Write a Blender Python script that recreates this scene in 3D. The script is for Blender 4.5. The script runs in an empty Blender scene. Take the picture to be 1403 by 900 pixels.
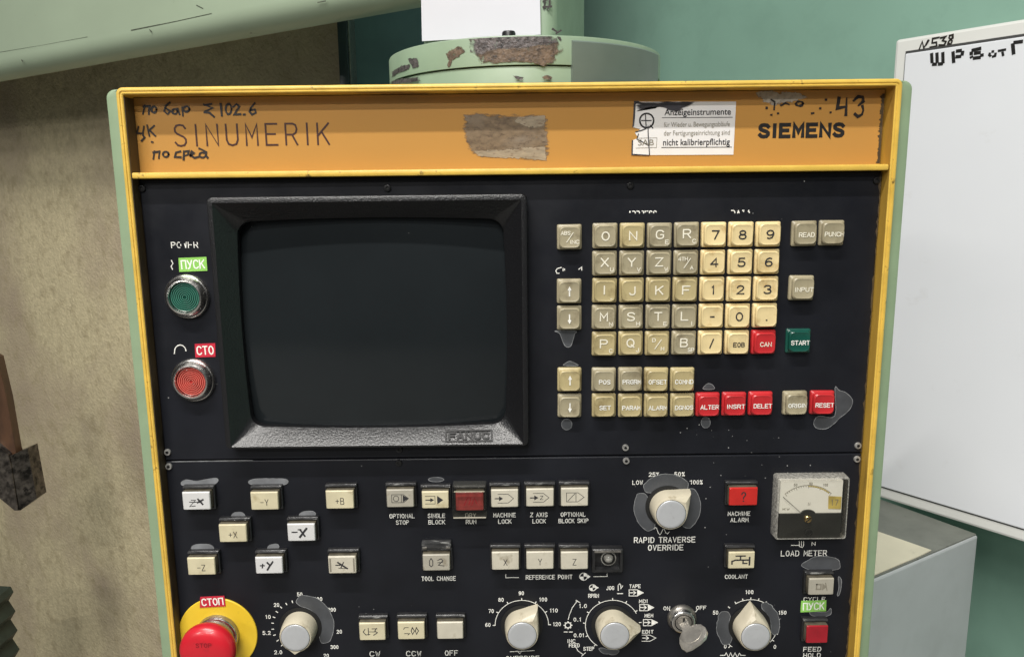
import bpy, bmesh, math, random
from math import sin, cos, pi, radians
from mathutils import Vector, Matrix
random.seed(7)
SC = bpy.context.scene
COL = SC.collection

# ------------------------------------------------------------------ camera
PW, PH, FPX = 1403.0, 900.0, 1050.0
CZ = 1.40                                   # eye height above the shop floor
PITCH, ROLL = radians(10.1), radians(-0.65)
DF = 0.53                                   # eye to the front lip of the control panel
YP = 0.010                                  # the black plates sit this far behind the lip
FWD = Vector((0, cos(PITCH), -sin(PITCH)))
_r = Vector((1, 0, 0)); _u = _r.cross(FWD)
RIGHT = cos(ROLL) * _r + sin(ROLL) * _u
UP = -sin(ROLL) * _r + cos(ROLL) * _u
EYE = Vector((0, -DF, CZ))
cd = bpy.data.cameras.new('camera'); cam = bpy.data.objects.new('camera', cd); COL.objects.link(cam)
cd.sensor_width = 36.0; cd.lens = FPX * 36.0 / PW; cd.clip_start = 0.01; cd.clip_end = 50
m = Matrix.Identity(4)
for i in range(3):
    m[i][0], m[i][1], m[i][2], m[i][3] = RIGHT[i], UP[i], -FWD[i], EYE[i]
cam.matrix_world = m
SC.camera = cam
SC.view_settings.view_transform = 'Standard'; SC.view_settings.look = 'None'
SC.view_settings.exposure = 0.0; SC.view_settings.gamma = 1.0

# ------------------------------------------------------------------ world, the hall's lamps and added fill lamps
wd = bpy.data.worlds.new('World'); SC.world = wd; wd.use_nodes = True
_n = wd.node_tree.nodes; _l = wd.node_tree.links; _bg = _n['Background']
# the rest of the lit hall: pale roof above, dim machines and floor all round
_tc = _n.new('ShaderNodeTexCoord'); _sx = _n.new('ShaderNodeSeparateXYZ'); _cr = _n.new('ShaderNodeValToRGB')
_l.new(_tc.outputs['Generated'], _sx.inputs[0]); _mr = _n.new('ShaderNodeMapRange'); _mr.inputs['From Min'].default_value = -1
_l.new(_sx.outputs['Z'], _mr.inputs['Value']); _l.new(_mr.outputs['Result'], _cr.inputs[0])
_e = _cr.color_ramp.elements; _e[0].position = 0.45; _e[0].color = (.10, .10, .095, 1); _e[1].position = 0.72; _e[1].color = (.42, .46, .48, 1)
_l.new(_cr.outputs[0], _bg.inputs[0]); _bg.inputs[1].default_value = 0.44

def tube_lamp(y, x=-0.45, length=1.25, power=62, z=3.14, col=(1, 0.97, 0.92)):
    """a fluorescent batten of the hall's ceiling, lying along x and shining down"""
    l = bpy.data.lights.new('ceiling_or_fill_lamp', 'AREA'); l.shape = 'RECTANGLE'; l.size = length; l.size_y = 0.06
    l.energy = power; l.color = col
    o = bpy.data.objects.new('ceiling_or_fill_lamp', l); COL.objects.link(o); o.location = (x, y, z)
    return o
for _y in (-0.90, -2.20, -3.50): tube_lamp(_y)
for _y in (-3.50, -4.80): tube_lamp(_y, x=-3.0, power=60)          # unseen fill lamps added at the left to brighten cabinet, wall and casting

# ------------------------------------------------------------------ measuring helpers
def ray(px, py):
    return FWD * FPX + RIGHT * (px - PW / 2) - UP * (py - PH / 2)
def at(px, py, w=0.0):
    """point of the panel's face (w metres proud of the black plates): world x, z"""
    d = ray(px, py); k = (DF + YP - w) / d.y
    return d.x * k, CZ + d.z * k
def deep(px, py, Y):
    d = ray(px, py); k = (Y + DF) / d.y
    return EYE + d * k
def hit(px, py, o, rz):
    """point on the upright plane through o turned rz: local x along it, world z"""
    d = ray(px, py); n = Vector((-sin(rz), cos(rz), 0)); o = Vector(o)
    k = (o - EYE).dot(n) / d.dot(n); p = EYE + d * k - o
    return p.x * cos(rz) + p.y * sin(rz), p.z
def ppm(px, py, w=0.0):
    a = at(px - 10, py, w); b = at(px + 10, py, w)
    return 20.0 / (b[0] - a[0])

def c(r, g, b):
    f = lambda v: ((v / 255 + 0.055) / 1.055) ** 2.4 if v > 10 else v / 255 / 12.92
    return (f(r), f(g), f(b), 1)

# ------------------------------------------------------------------ materials
def mat(name, base, rough=0.5, metal=0.0, var=0.0, vscale=40, dark=None, dscale=30, dlo=0.55, dhi=0.7,
        speck=None, sscale=300, sthr=0.06, bump=0.0, bscale=200, spec=0.5, rvar=0.0, coat=0.0, stretch=None, detail=4, ddetail=6,
        dark2=None, d2scale=8, d2lo=.5, d2hi=.65, bdist=0.0005):
    M = bpy.data.materials.new(name); M.use_nodes = True
    N = M.node_tree.nodes; L = M.node_tree.links; b = N['Principled BSDF']
    base = tuple(base) if len(base) == 4 else tuple(base) + (1,)
    b.inputs['Roughness'].default_value = rough; b.inputs['Metallic'].default_value = metal
    b.inputs['Specular IOR Level'].default_value = spec; b.inputs['Coat Weight'].default_value = coat
    b.inputs['Coat Roughness'].default_value = 0.08
    tc = N.new('ShaderNodeTexCoord'); src = tc.outputs['Object']
    geo = N.new('ShaderNodeNewGeometry'); pos = geo.outputs['Position']
    if stretch:
        mp = N.new('ShaderNodeMapping'); mp.inputs['Scale'].default_value = stretch
        L.new(pos, mp.inputs['Vector']); pos = mp.outputs['Vector']
    def noise(scale, det=4, rg=0.55):
        n = N.new('ShaderNodeTexNoise'); n.inputs['Scale'].default_value = scale
        n.inputs['Detail'].default_value = det; n.inputs['Roughness'].default_value = rg
        L.new(pos, n.inputs['Vector']); return n.outputs['Fac']
    def ramp(v, lo, hi):
        r = N.new('ShaderNodeMapRange'); r.inputs['From Min'].default_value = lo; r.inputs['From Max'].default_value = hi
        L.new(v, r.inputs['Value']); return r.outputs['Result']
    def mix(f, a, bb, blend='MIX'):
        x = N.new('ShaderNodeMix'); x.data_type = 'RGBA'; x.blend_type = blend
        if isinstance(f, (int, float)): x.inputs[0].default_value = f
        else: L.new(f, x.inputs[0])
        for i, v in ((6, a), (7, bb)):
            if isinstance(v, tuple): x.inputs[i].default_value = v
            else: L.new(v, x.inputs[i])
        return x.outputs[2]
    cur = base
    if var:
        lo = tuple(max(0, v * (1 - var)) for v in base[:3]) + (1,); hi = tuple(v * (1 + var) for v in base[:3]) + (1,)
        cur = mix(ramp(noise(vscale, detail), .3, .7), lo, hi)
    if dark2: cur = mix(ramp(noise(d2scale, 5), d2lo, d2hi), cur, tuple(dark2))
    if dark: cur = mix(ramp(noise(dscale, ddetail, .65), dlo, dhi), cur, tuple(dark))
    if speck:
        vo = N.new('ShaderNodeTexVoronoi'); vo.inputs['Scale'].default_value = sscale; L.new(geo.outputs['Position'], vo.inputs['Vector'])
        sp = ramp(vo.outputs['Distance'], sthr, sthr * .6)
        gate = ramp(noise(sscale * .07, 2), .60, .66)
        mu = N.new('ShaderNodeMath'); mu.operation = 'MULTIPLY'; L.new(sp, mu.inputs[0]); L.new(gate, mu.inputs[1])
        cur = mix(mu.outputs[0], cur, tuple(speck))
    if isinstance(cur, tuple): b.inputs['Base Color'].default_value = cur
    else: L.new(cur, b.inputs['Base Color'])
    if rvar:
        rr = N.new('ShaderNodeMapRange'); rr.inputs['From Min'].default_value = .3; rr.inputs['From Max'].default_value = .7
        rr.inputs['To Min'].default_value = max(.03, rough - rvar); rr.inputs['To Max'].default_value = min(1, rough + rvar)
        L.new(noise(vscale * 1.7, 6, .7), rr.inputs['Value']); L.new(rr.outputs['Result'], b.inputs['Roughness'])
    if bump:
        bp = N.new('ShaderNodeBump'); bp.inputs['Strength'].default_value = bump; bp.inputs['Distance'].default_value = bdist
        L.new(noise(bscale, 3), bp.inputs['Height']); L.new(bp.outputs['Normal'], b.inputs['Normal'])
    return M

M = {}
M['black'] = mat('black_paint', (0.0088, 0.0096, 0.0130), .40, spec=.26, var=.3, vscale=14, speck=(.30, .30, .29, 1), sscale=150, sthr=.085, rvar=.1, bump=.05, bscale=900)
M['yellow'] = mat('yellow_paint', (0.62, 0.405, 0.07), .40, var=.14, vscale=60, dark=(.11, .065, .02, 1), dscale=120, dlo=.61, dhi=.70, bump=.15, bscale=500, rvar=.1)
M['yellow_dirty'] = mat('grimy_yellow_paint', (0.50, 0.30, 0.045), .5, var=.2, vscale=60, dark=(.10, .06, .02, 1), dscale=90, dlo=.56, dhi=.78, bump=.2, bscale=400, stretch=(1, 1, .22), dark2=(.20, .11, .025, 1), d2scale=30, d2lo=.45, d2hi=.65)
M['grime_and_shade'] = mat('brown_grime_and_shade', (.075, .048, .018), .6, var=.5, vscale=60, dark=(.02, .014, .008, 1), dscale=60, dlo=.45, dhi=.65, stretch=(1, 1, .3))  # edge dirt; on the left return it also paints in shade
M['orange'] = mat('orange_plastic', (0.44, 0.226, 0.056), .27, var=.06, vscale=12, dark=(.36, .15, .035, 1), dscale=9, dlo=.62, dhi=.9, speck=(.7, .6, .5, 1), sscale=120, sthr=.03, stretch=(.35, 1, 1))
M['green'] = mat('grey_green_paint', (0.225, 0.305, 0.19), .42, var=.08, vscale=30, dark=(.06, .075, .055, 1), dscale=90, dlo=.70, dhi=.75)
M['green_worn'] = mat('chipped_green_paint', (0.22, 0.295, 0.205), .42, var=.1, vscale=20, dark=(.075, .06, .045, 1), dscale=42, dlo=.685, dhi=.70, ddetail=9, rvar=.08, bump=.1, bscale=120)
M['rust'] = mat('bare_cast_iron', (0.115, 0.078, 0.052), .6, var=.4, vscale=170, dark=(.03, .022, .018, 1), dscale=300, dlo=.5, dhi=.66, bump=.4, bscale=420, bdist=.002)
M['rust_grey'] = mat('bare_grey_iron', (0.095, 0.082, 0.082), .45, metal=.2, var=.5, vscale=220, dark=(.025, .022, .023, 1), dscale=330, dlo=.5, dhi=.63, bump=.4, bscale=480, bdist=.002)
M['grey_plate'] = mat('grey_green_sheet', (0.115, 0.145, 0.125), .35, var=.12, vscale=18, dark=(.04, .04, .04, 1), dscale=40, dlo=.68, dhi=.74)
M['bezel'] = mat('black_textured_plastic', (0.006, 0.006, 0.007), .33, bump=.55, bscale=700, bdist=.0006, speck=(.3, .3, .3, 1), sscale=170, sthr=.06, spec=.6)
M['screen'] = mat('screen_glass', (0.0115, 0.0140, 0.0155), .12, spec=.3, speck=(.25, .25, .25, 1), sscale=75, sthr=.035, var=.2, vscale=6)
M['key_grey'] = mat('taupe_key_plastic', c(150, 141, 116), .36, var=.14, vscale=45, dark=c(108, 98, 76), dscale=70, dlo=.54, dhi=.74)
M['key_tan'] = mat('yellowed_key_plastic', c(166, 152, 112), .36, var=.14, vscale=45, dark=c(120, 104, 70), dscale=70, dlo=.54, dhi=.74)
M['key_cream'] = mat('cream_key_plastic', c(212, 192, 144), .36, var=.10, vscale=45, dark=c(170, 138, 84), dscale=70, dlo=.54, dhi=.76)
M['key_red'] = mat('red_key_plastic', (.43, .020, .024), .33, var=.1, vscale=60)
M['key_green'] = mat('green_key_plastic', (.006, .062, .045), .25, var=.1, vscale=60)
M['ink_white'] = mat('white_ink', (.74, .73, .68), .6, var=.2, vscale=500)
M['ink_cream'] = mat('cream_ink', (.72, .68, .56), .5)
M['ink_dark'] = mat('dark_ink', (.022, .021, .024), .5)
M['ink_fade'] = mat('faded_ink', (.20, .18, .14), .6)
M['ink_brown'] = mat('brown_print', (.05, .016, .010), .4)
M['ink_black'] = mat('black_print', (.012, .011, .011), .4)
M['marker'] = mat('black_marker', (.016, .011, .009), .45, var=.3, vscale=200)
M['cap_cream'] = mat('ivory_button_plastic', c(194, 185, 155), .33, var=.1, vscale=70, dark=c(150, 134, 98), dscale=55, dlo=.58, dhi=.78)
M['cap_grey'] = mat('greyed_button_plastic', c(186, 180, 164), .33, var=.1, vscale=70, dark=c(134, 124, 104), dscale=70, dlo=.58, dhi=.75)
M['cap_dull'] = mat('dull_button_plastic', c(158, 153, 140), .36, var=.1, vscale=70, dark=c(110, 98, 78), dscale=70, dlo=.56, dhi=.72)
M['cap_white'] = mat('white_button_plastic', c(198, 197, 196), .3, var=.04, vscale=70)
M['cap_red'] = mat('red_lamp_cap', (.46, .018, .014), .25, var=.12, vscale=90, coat=.3)
M['cap_deepred'] = mat('deep_red_lamp_cap', (.29, .008, .017), .25, var=.15, vscale=90, coat=.3)
M['cap_dullred'] = mat('dull_red_lamp_cap', (.24, .030, .028), .35, var=.3, vscale=300, coat=.2)
M['btn_side'] = mat('button_skirt', (.085, .075, .055), .35, var=.4, vscale=120)
M['hinge'] = mat('worn_glinting_black_plastic', (.035, .035, .036), .28, var=.6, vscale=250, speck=(.6, .6, .56, 1), sscale=500, sthr=.22, dark=(.22, .22, .21, 1), dscale=260, dlo=.56, dhi=.66, stretch=(.35, 1, 1))  # pale patches and specks paint in glints on the worn edges
M['btn_black'] = mat('black_button_frame', (.016, .016, .017), .32, speck=(.55, .55, .52, 1), sscale=420, sthr=.13, bump=.3, bscale=700, var=.4, vscale=200)
M['chrome'] = mat('chrome', (.68, .66, .63), .26, metal=1, rvar=.08, vscale=120, var=.15)
M['steel'] = mat('dull_steel', (.36, .34, .31), .33, metal=.9, var=.25, vscale=160, rvar=.1, bump=.2, bscale=300)
M['key_steel'] = mat('worn_key_steel', (.60, .57, .52), .36, metal=.85, var=.15, vscale=200, bump=.15, bscale=400)
M['screw'] = mat('screw_steel', (.42, .41, .39), .3, metal=.6, var=.4, vscale=500)
M['screw_dark'] = mat('dark_screw', (.022, .022, .023), .35, metal=.5, var=.4, vscale=500)
M['pit'] = mat('dark_recess', (.004, .004, .004), .6)
M['lens_green'] = mat('green_lens', (.006, .055, .036), .22, coat=.3, var=.2, vscale=90)
M['lens_red'] = mat('red_lens', (.33, .022, .018), .24, coat=.3, var=.15, vscale=90)
M['lens_rib_g'] = mat('green_lens_rib', (.05, .17, .125), .3)
M['lens_rib_r'] = mat('red_lens_rib', (.55, .13, .10), .3)
M['knob'] = mat('ivory_knob_plastic', c(184, 176, 156), .36, var=.08, vscale=50, dark=c(132, 120, 96), dscale=70, dlo=.57, dhi=.75)
M['knob_cap'] = mat('brushed_knob_insert', (.50, .51, .525), .38, metal=.35, var=.05, vscale=80, dark=(.42, .42, .43, 1), dscale=300, dlo=.6, dhi=.75)
M['residue'] = mat('grey_film_residue', (.058, .061, .067), .38, var=.25, vscale=50, rvar=.1)
M['residue_pale'] = mat('pale_film_residue', (.17, .175, .185), .38, var=.3, vscale=60, rvar=.1)
M['residue_edge'] = mat('pale_film_edge', (.20, .205, .21), .45, var=.5, vscale=200)
M['stick_green'] = mat('green_sticker', c(138, 196, 92), .4, var=.06, vscale=60)
M['stick_red'] = mat('red_sticker', (.50, .022, .045), .4, var=.06, vscale=60)
M['stick_text'] = mat('sticker_print', (.80, .82, .74), .5)
M['estop_red'] = mat('red_mushroom_plastic', (.50, .011, .022), .34, var=.10, vscale=40, dark=(.30, .012, .02, 1), dscale=70, dlo=.58, dhi=.75, coat=.2)
M['estop_yellow'] = mat('yellow_plate', (.72, .49, .03), .42, var=.08, vscale=30, dark=(.40, .27, .03, 1), dscale=60, dlo=.6, dhi=.75)
M['label_white'] = mat('white_label', (.68, .665, .66), .35, var=.04, vscale=40)
M['tear_shadow'] = mat('black_smear_or_shadow', (.035, .032, .038), .5, var=.6, vscale=200)  # black used for the painted shadow at the label's torn edge
M['paper'] = mat('white_paper', (.56, .555, .60), .8, var=.03, vscale=9, bump=.25, bscale=14, bdist=.004)
M['meter_face'] = mat('meter_card', (.78, .76, .70), .5, var=.03, vscale=60)
M['meter_tape'] = mat('yellow_tape', (.50, .38, .10), .5, var=.2, vscale=150)
M['meter_black'] = mat('meter_black', (.018, .018, .017), .3, var=.3, vscale=60)
M['brass'] = mat('brass', (.70, .50, .22), .25, metal=1)
M['cast'] = mat('olive_casting_paint', c(196, 184, 150), .56, var=.14, vscale=90, dark=c(160, 147, 116), dscale=30, dlo=.50, dhi=.75, dark2=c(170, 155, 132), d2scale=2.6, d2lo=.48, d2hi=.66,
               bump=.7, bscale=150, bdist=.0035, speck=(.40, .38, .30, 1), sscale=95, sthr=.07, detail=8, ddetail=9)
M['hood'] = mat('pale_green_paint', (.37, .45, .325), .38, var=.06, vscale=10, dark=(.11, .12, .085, 1), dscale=30, dlo=.69, dhi=.73, stretch=(.4, .4, 1))
M['wall'] = mat('teal_wall_paint', (.25, .42, .335), .5, var=.07, vscale=3, dark=(.215, .365, .29, 1), dscale=14, dlo=.5, dhi=.85, bump=.1, bscale=40)
M['post'] = mat('dark_blue_post', (.022, .033, .038), .35, var=.2, vscale=20)
M['upright'] = mat('dark_teal_paint', (.16, .27, .285), .4, var=.15, vscale=10)
M['scratch'] = mat('dark_scratch', (.075, .085, .06), .6, var=.5, vscale=300)
M['white_steel'] = mat('white_enamel', (.74, .755, .79), .34, var=.02, vscale=5, dark=(.66, .665, .68, 1), dscale=22, dlo=.64, dhi=.85)
M['white_rim'] = mat('cream_enamel', (.72, .72, .69), .36, var=.03, vscale=8, dark=(.52, .51, .47, 1), dscale=40, dlo=.64, dhi=.8)
M['seam'] = mat('dark_seam', (.05, .05, .05), .6)
M['grey_box'] = mat('grey_enamel', (.45, .475, .48), .45, var=.07, vscale=7, dark=(.39, .41, .41, 1), dscale=12, dlo=.5, dhi=.8)
M['box_top'] = mat('dusty_grey_top', (.165, .175, .150), .6, var=.15, vscale=30, dark=(.07, .07, .06, 1), dscale=40, dlo=.64, dhi=.72)
M['card'] = mat('yellowed_card', (.66, .62, .47), .7, var=.05, vscale=30, dark=(.45, .42, .32, 1), dscale=50, dlo=.63, dhi=.75)
M['leather'] = mat('rusty_strip', (.075, .036, .018), .4, var=.3, vscale=40, dark=(.05, .025, .015, 1), dscale=60, dlo=.5, dhi=.7, stretch=(1, 1, .3))
M['dark_steel'] = mat('oily_steel', (.105, .092, .080), .28, metal=.75, var=.7, vscale=90, bump=.5, bscale=110, bdist=.002, dark=(.02, .018, .016, 1), dscale=70, dlo=.5, dhi=.65)
M['bellows'] = mat('dark_green_rubber', (.020, .032, .024), .5, var=.3, vscale=40)
M['bulb'] = mat('lamp_glass', (.32, .31, .28), .12, coat=.5, var=.4, vscale=200)

def clear_plastic():
    X = bpy.data.materials.new('clear_plastic'); X.use_nodes = True
    N = X.node_tree.nodes; L = X.node_tree.links; N.remove(N['Principled BSDF'])
    t = N.new('ShaderNodeBsdfTransparent'); t.inputs[0].default_value = (.93, .92, .88, 1)
    g = N.new('ShaderNodeBsdfPrincipled'); g.inputs['Base Color'].default_value = (.10, .10, .09, 1); g.inputs['Roughness'].default_value = .12
    f = N.new('ShaderNodeLayerWeight'); f.inputs[0].default_value = .35
    mr = N.new('ShaderNodeMapRange'); mr.inputs['To Min'].default_value = .02; mr.inputs['To Max'].default_value = .55
    L.new(f.outputs['Facing'], mr.inputs['Value'])
    mx = N.new('ShaderNodeMixShader'); L.new(mr.outputs['Result'], mx.inputs[0]); L.new(t.outputs[0], mx.inputs[1]); L.new(g.outputs[0], mx.inputs[2])
    L.new(mx.outputs[0], N['Material Output'].inputs[0]); return X
M['clear'] = clear_plastic()
def frosted():
    X = bpy.data.materials.new('scuffed_clear_edge'); X.use_nodes = True
    N = X.node_tree.nodes; L = X.node_tree.links; p = N['Principled BSDF']; p.inputs['Base Color'].default_value = (.55, .53, .48, 1); p.inputs['Roughness'].default_value = .25
    n = N.new('ShaderNodeTexNoise'); n.inputs['Scale'].default_value = 520; g = N.new('ShaderNodeNewGeometry'); L.new(g.outputs['Position'], n.inputs['Vector'])
    r = N.new('ShaderNodeMapRange'); r.inputs['From Min'].default_value = .35; r.inputs['From Max'].default_value = .7; r.inputs['To Min'].default_value = .22; r.inputs['To Max'].default_value = .55
    L.new(n.outputs['Fac'], r.inputs['Value']); L.new(r.outputs['Result'], p.inputs['Alpha']); return X
M['frosted'] = frosted()



def fuzzy(M_, scale=260, amount=1.0, stretch=None):
    """lets a worn patch break up towards its rim (rim attribute: 0 outside, 1 inside)"""
    N = M_.node_tree.nodes; L = M_.node_tree.links; b = N['Principled BSDF']
    at_ = N.new('ShaderNodeAttribute'); at_.attribute_name = 'rim'
    g = N.new('ShaderNodeNewGeometry'); n = N.new('ShaderNodeTexNoise'); n.inputs['Scale'].default_value = scale; n.inputs['Detail'].default_value = 5
    v = g.outputs['Position']
    if stretch:
        mp = N.new('ShaderNodeMapping'); mp.inputs['Scale'].default_value = stretch; L.new(v, mp.inputs[0]); v = mp.outputs[0]
    L.new(v, n.inputs['Vector'])
    a = N.new('ShaderNodeMath'); a.operation = 'ADD'; L.new(at_.outputs['Fac'], a.inputs[0]); L.new(n.outputs['Fac'], a.inputs[1])
    r = N.new('ShaderNodeMapRange'); r.inputs['From Min'].default_value = .72; r.inputs['From Max'].default_value = .95; r.inputs['To Max'].default_value = amount
    L.new(a.outputs[0], r.inputs['Value']); L.new(r.outputs['Result'], b.inputs['Alpha']); return M_
M['scrape'] = fuzzy(mat('scraped_glue', (.185, .135, .085), .42, var=.35, vscale=220, dark=(.085, .058, .038, 1), dscale=330, dlo=.50, dhi=.70, dark2=(.24, .20, .155, 1), d2scale=50, d2lo=.45, d2hi=.7, stretch=(.65, 1, 1.2)), 420, .80, (.45, 1, 1.4))
M['glue'] = fuzzy(mat('grey_glue', (.33, .27, .19), .4, var=.2, vscale=300, dark=(.20, .14, .09, 1), dscale=330, dlo=.55, dhi=.65, stretch=(.5, 1, 1.5)), 400, .85)
M['smear'] = fuzzy(mat('whitish_smear', (.42, .38, .32), .5, var=.3, vscale=300), 420, .9)
fuzzy(M['rust'], 300); fuzzy(M['rust_grey'], 300)
M['soot'] = fuzzy(mat('black_smear_fuzzy', (.02, .018, .024), .5, var=.5, vscale=200), 300, .96, (.35, 1, 2))
# ------------------------------------------------------------------ mesh builder
class MB:
    """collects faces and links them as ONE mesh object; x right, y into the scene, z up"""
    def __init__(s): s.v = []; s.f = []; s.mi = []; s.mats = []; s.k = 0
    def mid(s, m):
        if m not in s.mats: s.mats.append(m)
        return s.mats.index(m)
    def face(s, pts, m):
        n = len(s.v); s.v += [tuple(p) for p in pts]; s.f.append(list(range(n, n + len(pts)))); s.mi.append(s.mid(m))
    def loft(s, rings, m, cap0=True, cap1=True, mats=None):
        n = len(rings[0]); b = len(s.v)
        for r in rings: s.v += [tuple(p) for p in r]
        for i in range(len(rings) - 1):
            mm = s.mid(mats[i] if mats else m)
            for j in range(n):
                k = (j + 1) % n
                s.f.append([b + i * n + j, b + i * n + k, b + (i + 1) * n + k, b + (i + 1) * n + j]); s.mi.append(mm)
        if cap0: s.f.append([b + j for j in range(n)][::-1]); s.mi.append(s.mid(mats[0] if mats else m))
        if cap1: s.f.append([b + (len(rings) - 1) * n + j for j in range(n)]); s.mi.append(s.mid(mats[-1] if mats else m))
    def box(s, x0, x1, y0, y1, z0, z1, m, bev=0.0):
        if bev <= 0:
            P = lambda y: [(x0, y, z0), (x1, y, z0), (x1, y, z1), (x0, y, z1)]
            s.loft([P(y1), P(y0)], m)
        else:
            w, h = x1 - x0, z1 - z0; cx, cz = (x0 + x1) / 2, (z0 + z1) / 2
            R = lambda y, d: [(cx + a, y, cz + q) for a, q in rrect(w - 2 * d, h - 2 * d, max(bev - d, bev * .3), 4)]
            s.loft([R(y1, bev), R(y1 - bev * .3, bev * .3), R(y1 - bev, 0), R(y0 + bev, 0), R(y0 + bev * .3, bev * .3), R(y0, bev)], m)
    def lathe(s, prof, m, cx=0, cz=0, n=40, mats=None, cap0=True, cap1=True):
        """prof: (radius, height out of the panel)"""
        s.loft([[(cx + r * cos(2 * pi * j / n), -h, cz + r * sin(2 * pi * j / n)) for j in range(n)] for r, h in prof], m, cap0, cap1, mats)
    def flat(s, poly, y, m, t=0.0):
        """sheet polygon (x,z) at y, t thick"""
        if t: s.loft([[(x, y + t, z) for x, z in poly], [(x, y, z) for x, z in poly]], m, cap0=False)
        else: s.face([(x, y, z) for x, z in poly], m)
    def stroke(s, pts, w, y, m, closed=False, ext=0.5, jit=0.0):
        """flat pen stroke with mitred joints"""
        P = [Vector(p) for p in pts]
        Q = [P[0]]
        for p in P[1:]:
            if (p - Q[-1]).length > 1e-7: Q.append(p)
        P = Q
        if len(P) < 2:
            p = P[0]; s.flat([(p.x + w * .6 * cos(t * pi / 4), p.y + w * .6 * sin(t * pi / 4)) for t in range(8)], y, m); return
        if closed and (P[0] - P[-1]).length < 1e-7: P.pop()
        if not closed:
            d = (P[0] - P[1]).normalized(); P[0] = P[0] + d * w * ext
            d = (P[-1] - P[-2]).normalized(); P[-1] = P[-1] + d * w * ext
        n = len(P); s.k += 1; y = y - 0.000012 * (s.k % 7)
        b = len(s.v)
        for i in range(n):
            a = P[i - 1] if (i > 0 or closed) else None; q = P[(i + 1) % n] if (i < n - 1 or closed) else None
            d0 = (P[i] - a).normalized() if a is not None else None
            d1 = (q - P[i]).normalized() if q is not None else None
            d0 = d0 or d1; d1 = d1 or d0
            nn = Vector((-(d0.y + d1.y), d0.x + d1.x))
            if nn.length < 1e-4: nn = Vector((-d0.y, d0.x))
            nn.normalize()
            kk = max(.5, nn.dot(Vector((-d0.y, d0.x))))
            o = nn * (w / 2 / kk) * (1 + random.uniform(-jit, jit))
            s.v += [(P[i].x + o.x, y, P[i].y + o.y), (P[i].x - o.x, y, P[i].y - o.y)]
        mm = s.mid(m)
        for i in range(n if closed else n - 1):
            j = (i + 1) % n
            s.f.append([b + 2 * i, b + 2 * i + 1, b + 2 * j + 1, b + 2 * j]); s.mi.append(mm)
    def build(s, name, parent=None, loc=(0, 0, 0), rz=0.0, sharp=35, label=None):
        me = bpy.data.meshes.new(name); me.from_pydata(s.v, [], s.f)
        for m_ in s.mats: me.materials.append(M[m_] if isinstance(m_, str) else m_)
        me.polygons.foreach_set('material_index', s.mi)
        bm = bmesh.new(); bm.from_mesh(me); bmesh.ops.recalc_face_normals(bm, faces=bm.faces); bm.to_mesh(me); bm.free()
        me.polygons.foreach_set('use_smooth', [True] * len(me.polygons))
        me.set_sharp_from_angle(angle=radians(sharp)); me.update()
        o = bpy.data.objects.new(name, me); COL.objects.link(o)
        o.location = loc; o.rotation_euler = (0, 0, rz)
        if parent: o.parent = parent
        if label: o['label'] = label
        return o

def soft_patch(name, parent, outer, y, m, inset=.3):
    """flat worn patch whose rim attribute rises from 0 at its outline to 1 inside"""
    n = len(outer); cx = sum(p[0] for p in outer) / n; cz = sum(p[1] for p in outer) / n
    mb = MB(); sh = lambda k: [(cx + (x - cx) * k, y, cz + (z - cz) * k) for x, z in outer]
    inr = []
    for x, z in outer:
        d = math.hypot(x - cx, z - cz); k = max(.05, (d - inset) / d); inr.append((cx + (x - cx) * k, y, cz + (z - cz) * k))
    mb.loft([sh(1), inr, [(cx + (x - cx) * .5, y, cz + (z - cz) * .5) for x, _, z in inr]], m, cap0=False)
    o = mb.build(name, parent); at_ = o.data.attributes.new('rim', 'FLOAT', 'POINT')
    for i in range(len(at_.data)): at_.data[i].value = 0.15 if i < n else .62
    return o
def rrect(w, h, r, n=4):
    out = []
    r = max(1e-6, min(r, w / 2 - 1e-6, h / 2 - 1e-6))
    for cx, cz, a in ((w / 2 - r, -h / 2 + r, -pi / 2), (w / 2 - r, h / 2 - r, 0), (-w / 2 + r, h / 2 - r, pi / 2), (-w / 2 + r, -h / 2 + r, pi)):
        for i in range(n + 1):
            t = a + pi / 2 * i / n; out.append((cx + r * cos(t), cz + r * sin(t)))
    return out
def arc(cx, cz, r, a0, a1, n=16, ry=None):
    return [(cx + r * cos(radians(a0 + (a1 - a0) * i / n)), cz + (ry or r) * sin(radians(a0 + (a1 - a0) * i / n))) for i in range(n + 1)]
def thing(name, label, cat, loc=(0, 0, 0), rz=0, group=None):
    o = bpy.data.objects.new(name, None); COL.objects.link(o); o.empty_display_size = .05
    o.location = loc; o.rotation_euler = (0, 0, rz); o['label'] = label; o['category'] = cat
    if group: o['group'] = group
    return o
def tag(o, label, cat):
    o['label'] = label; o['category'] = cat; return o

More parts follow.
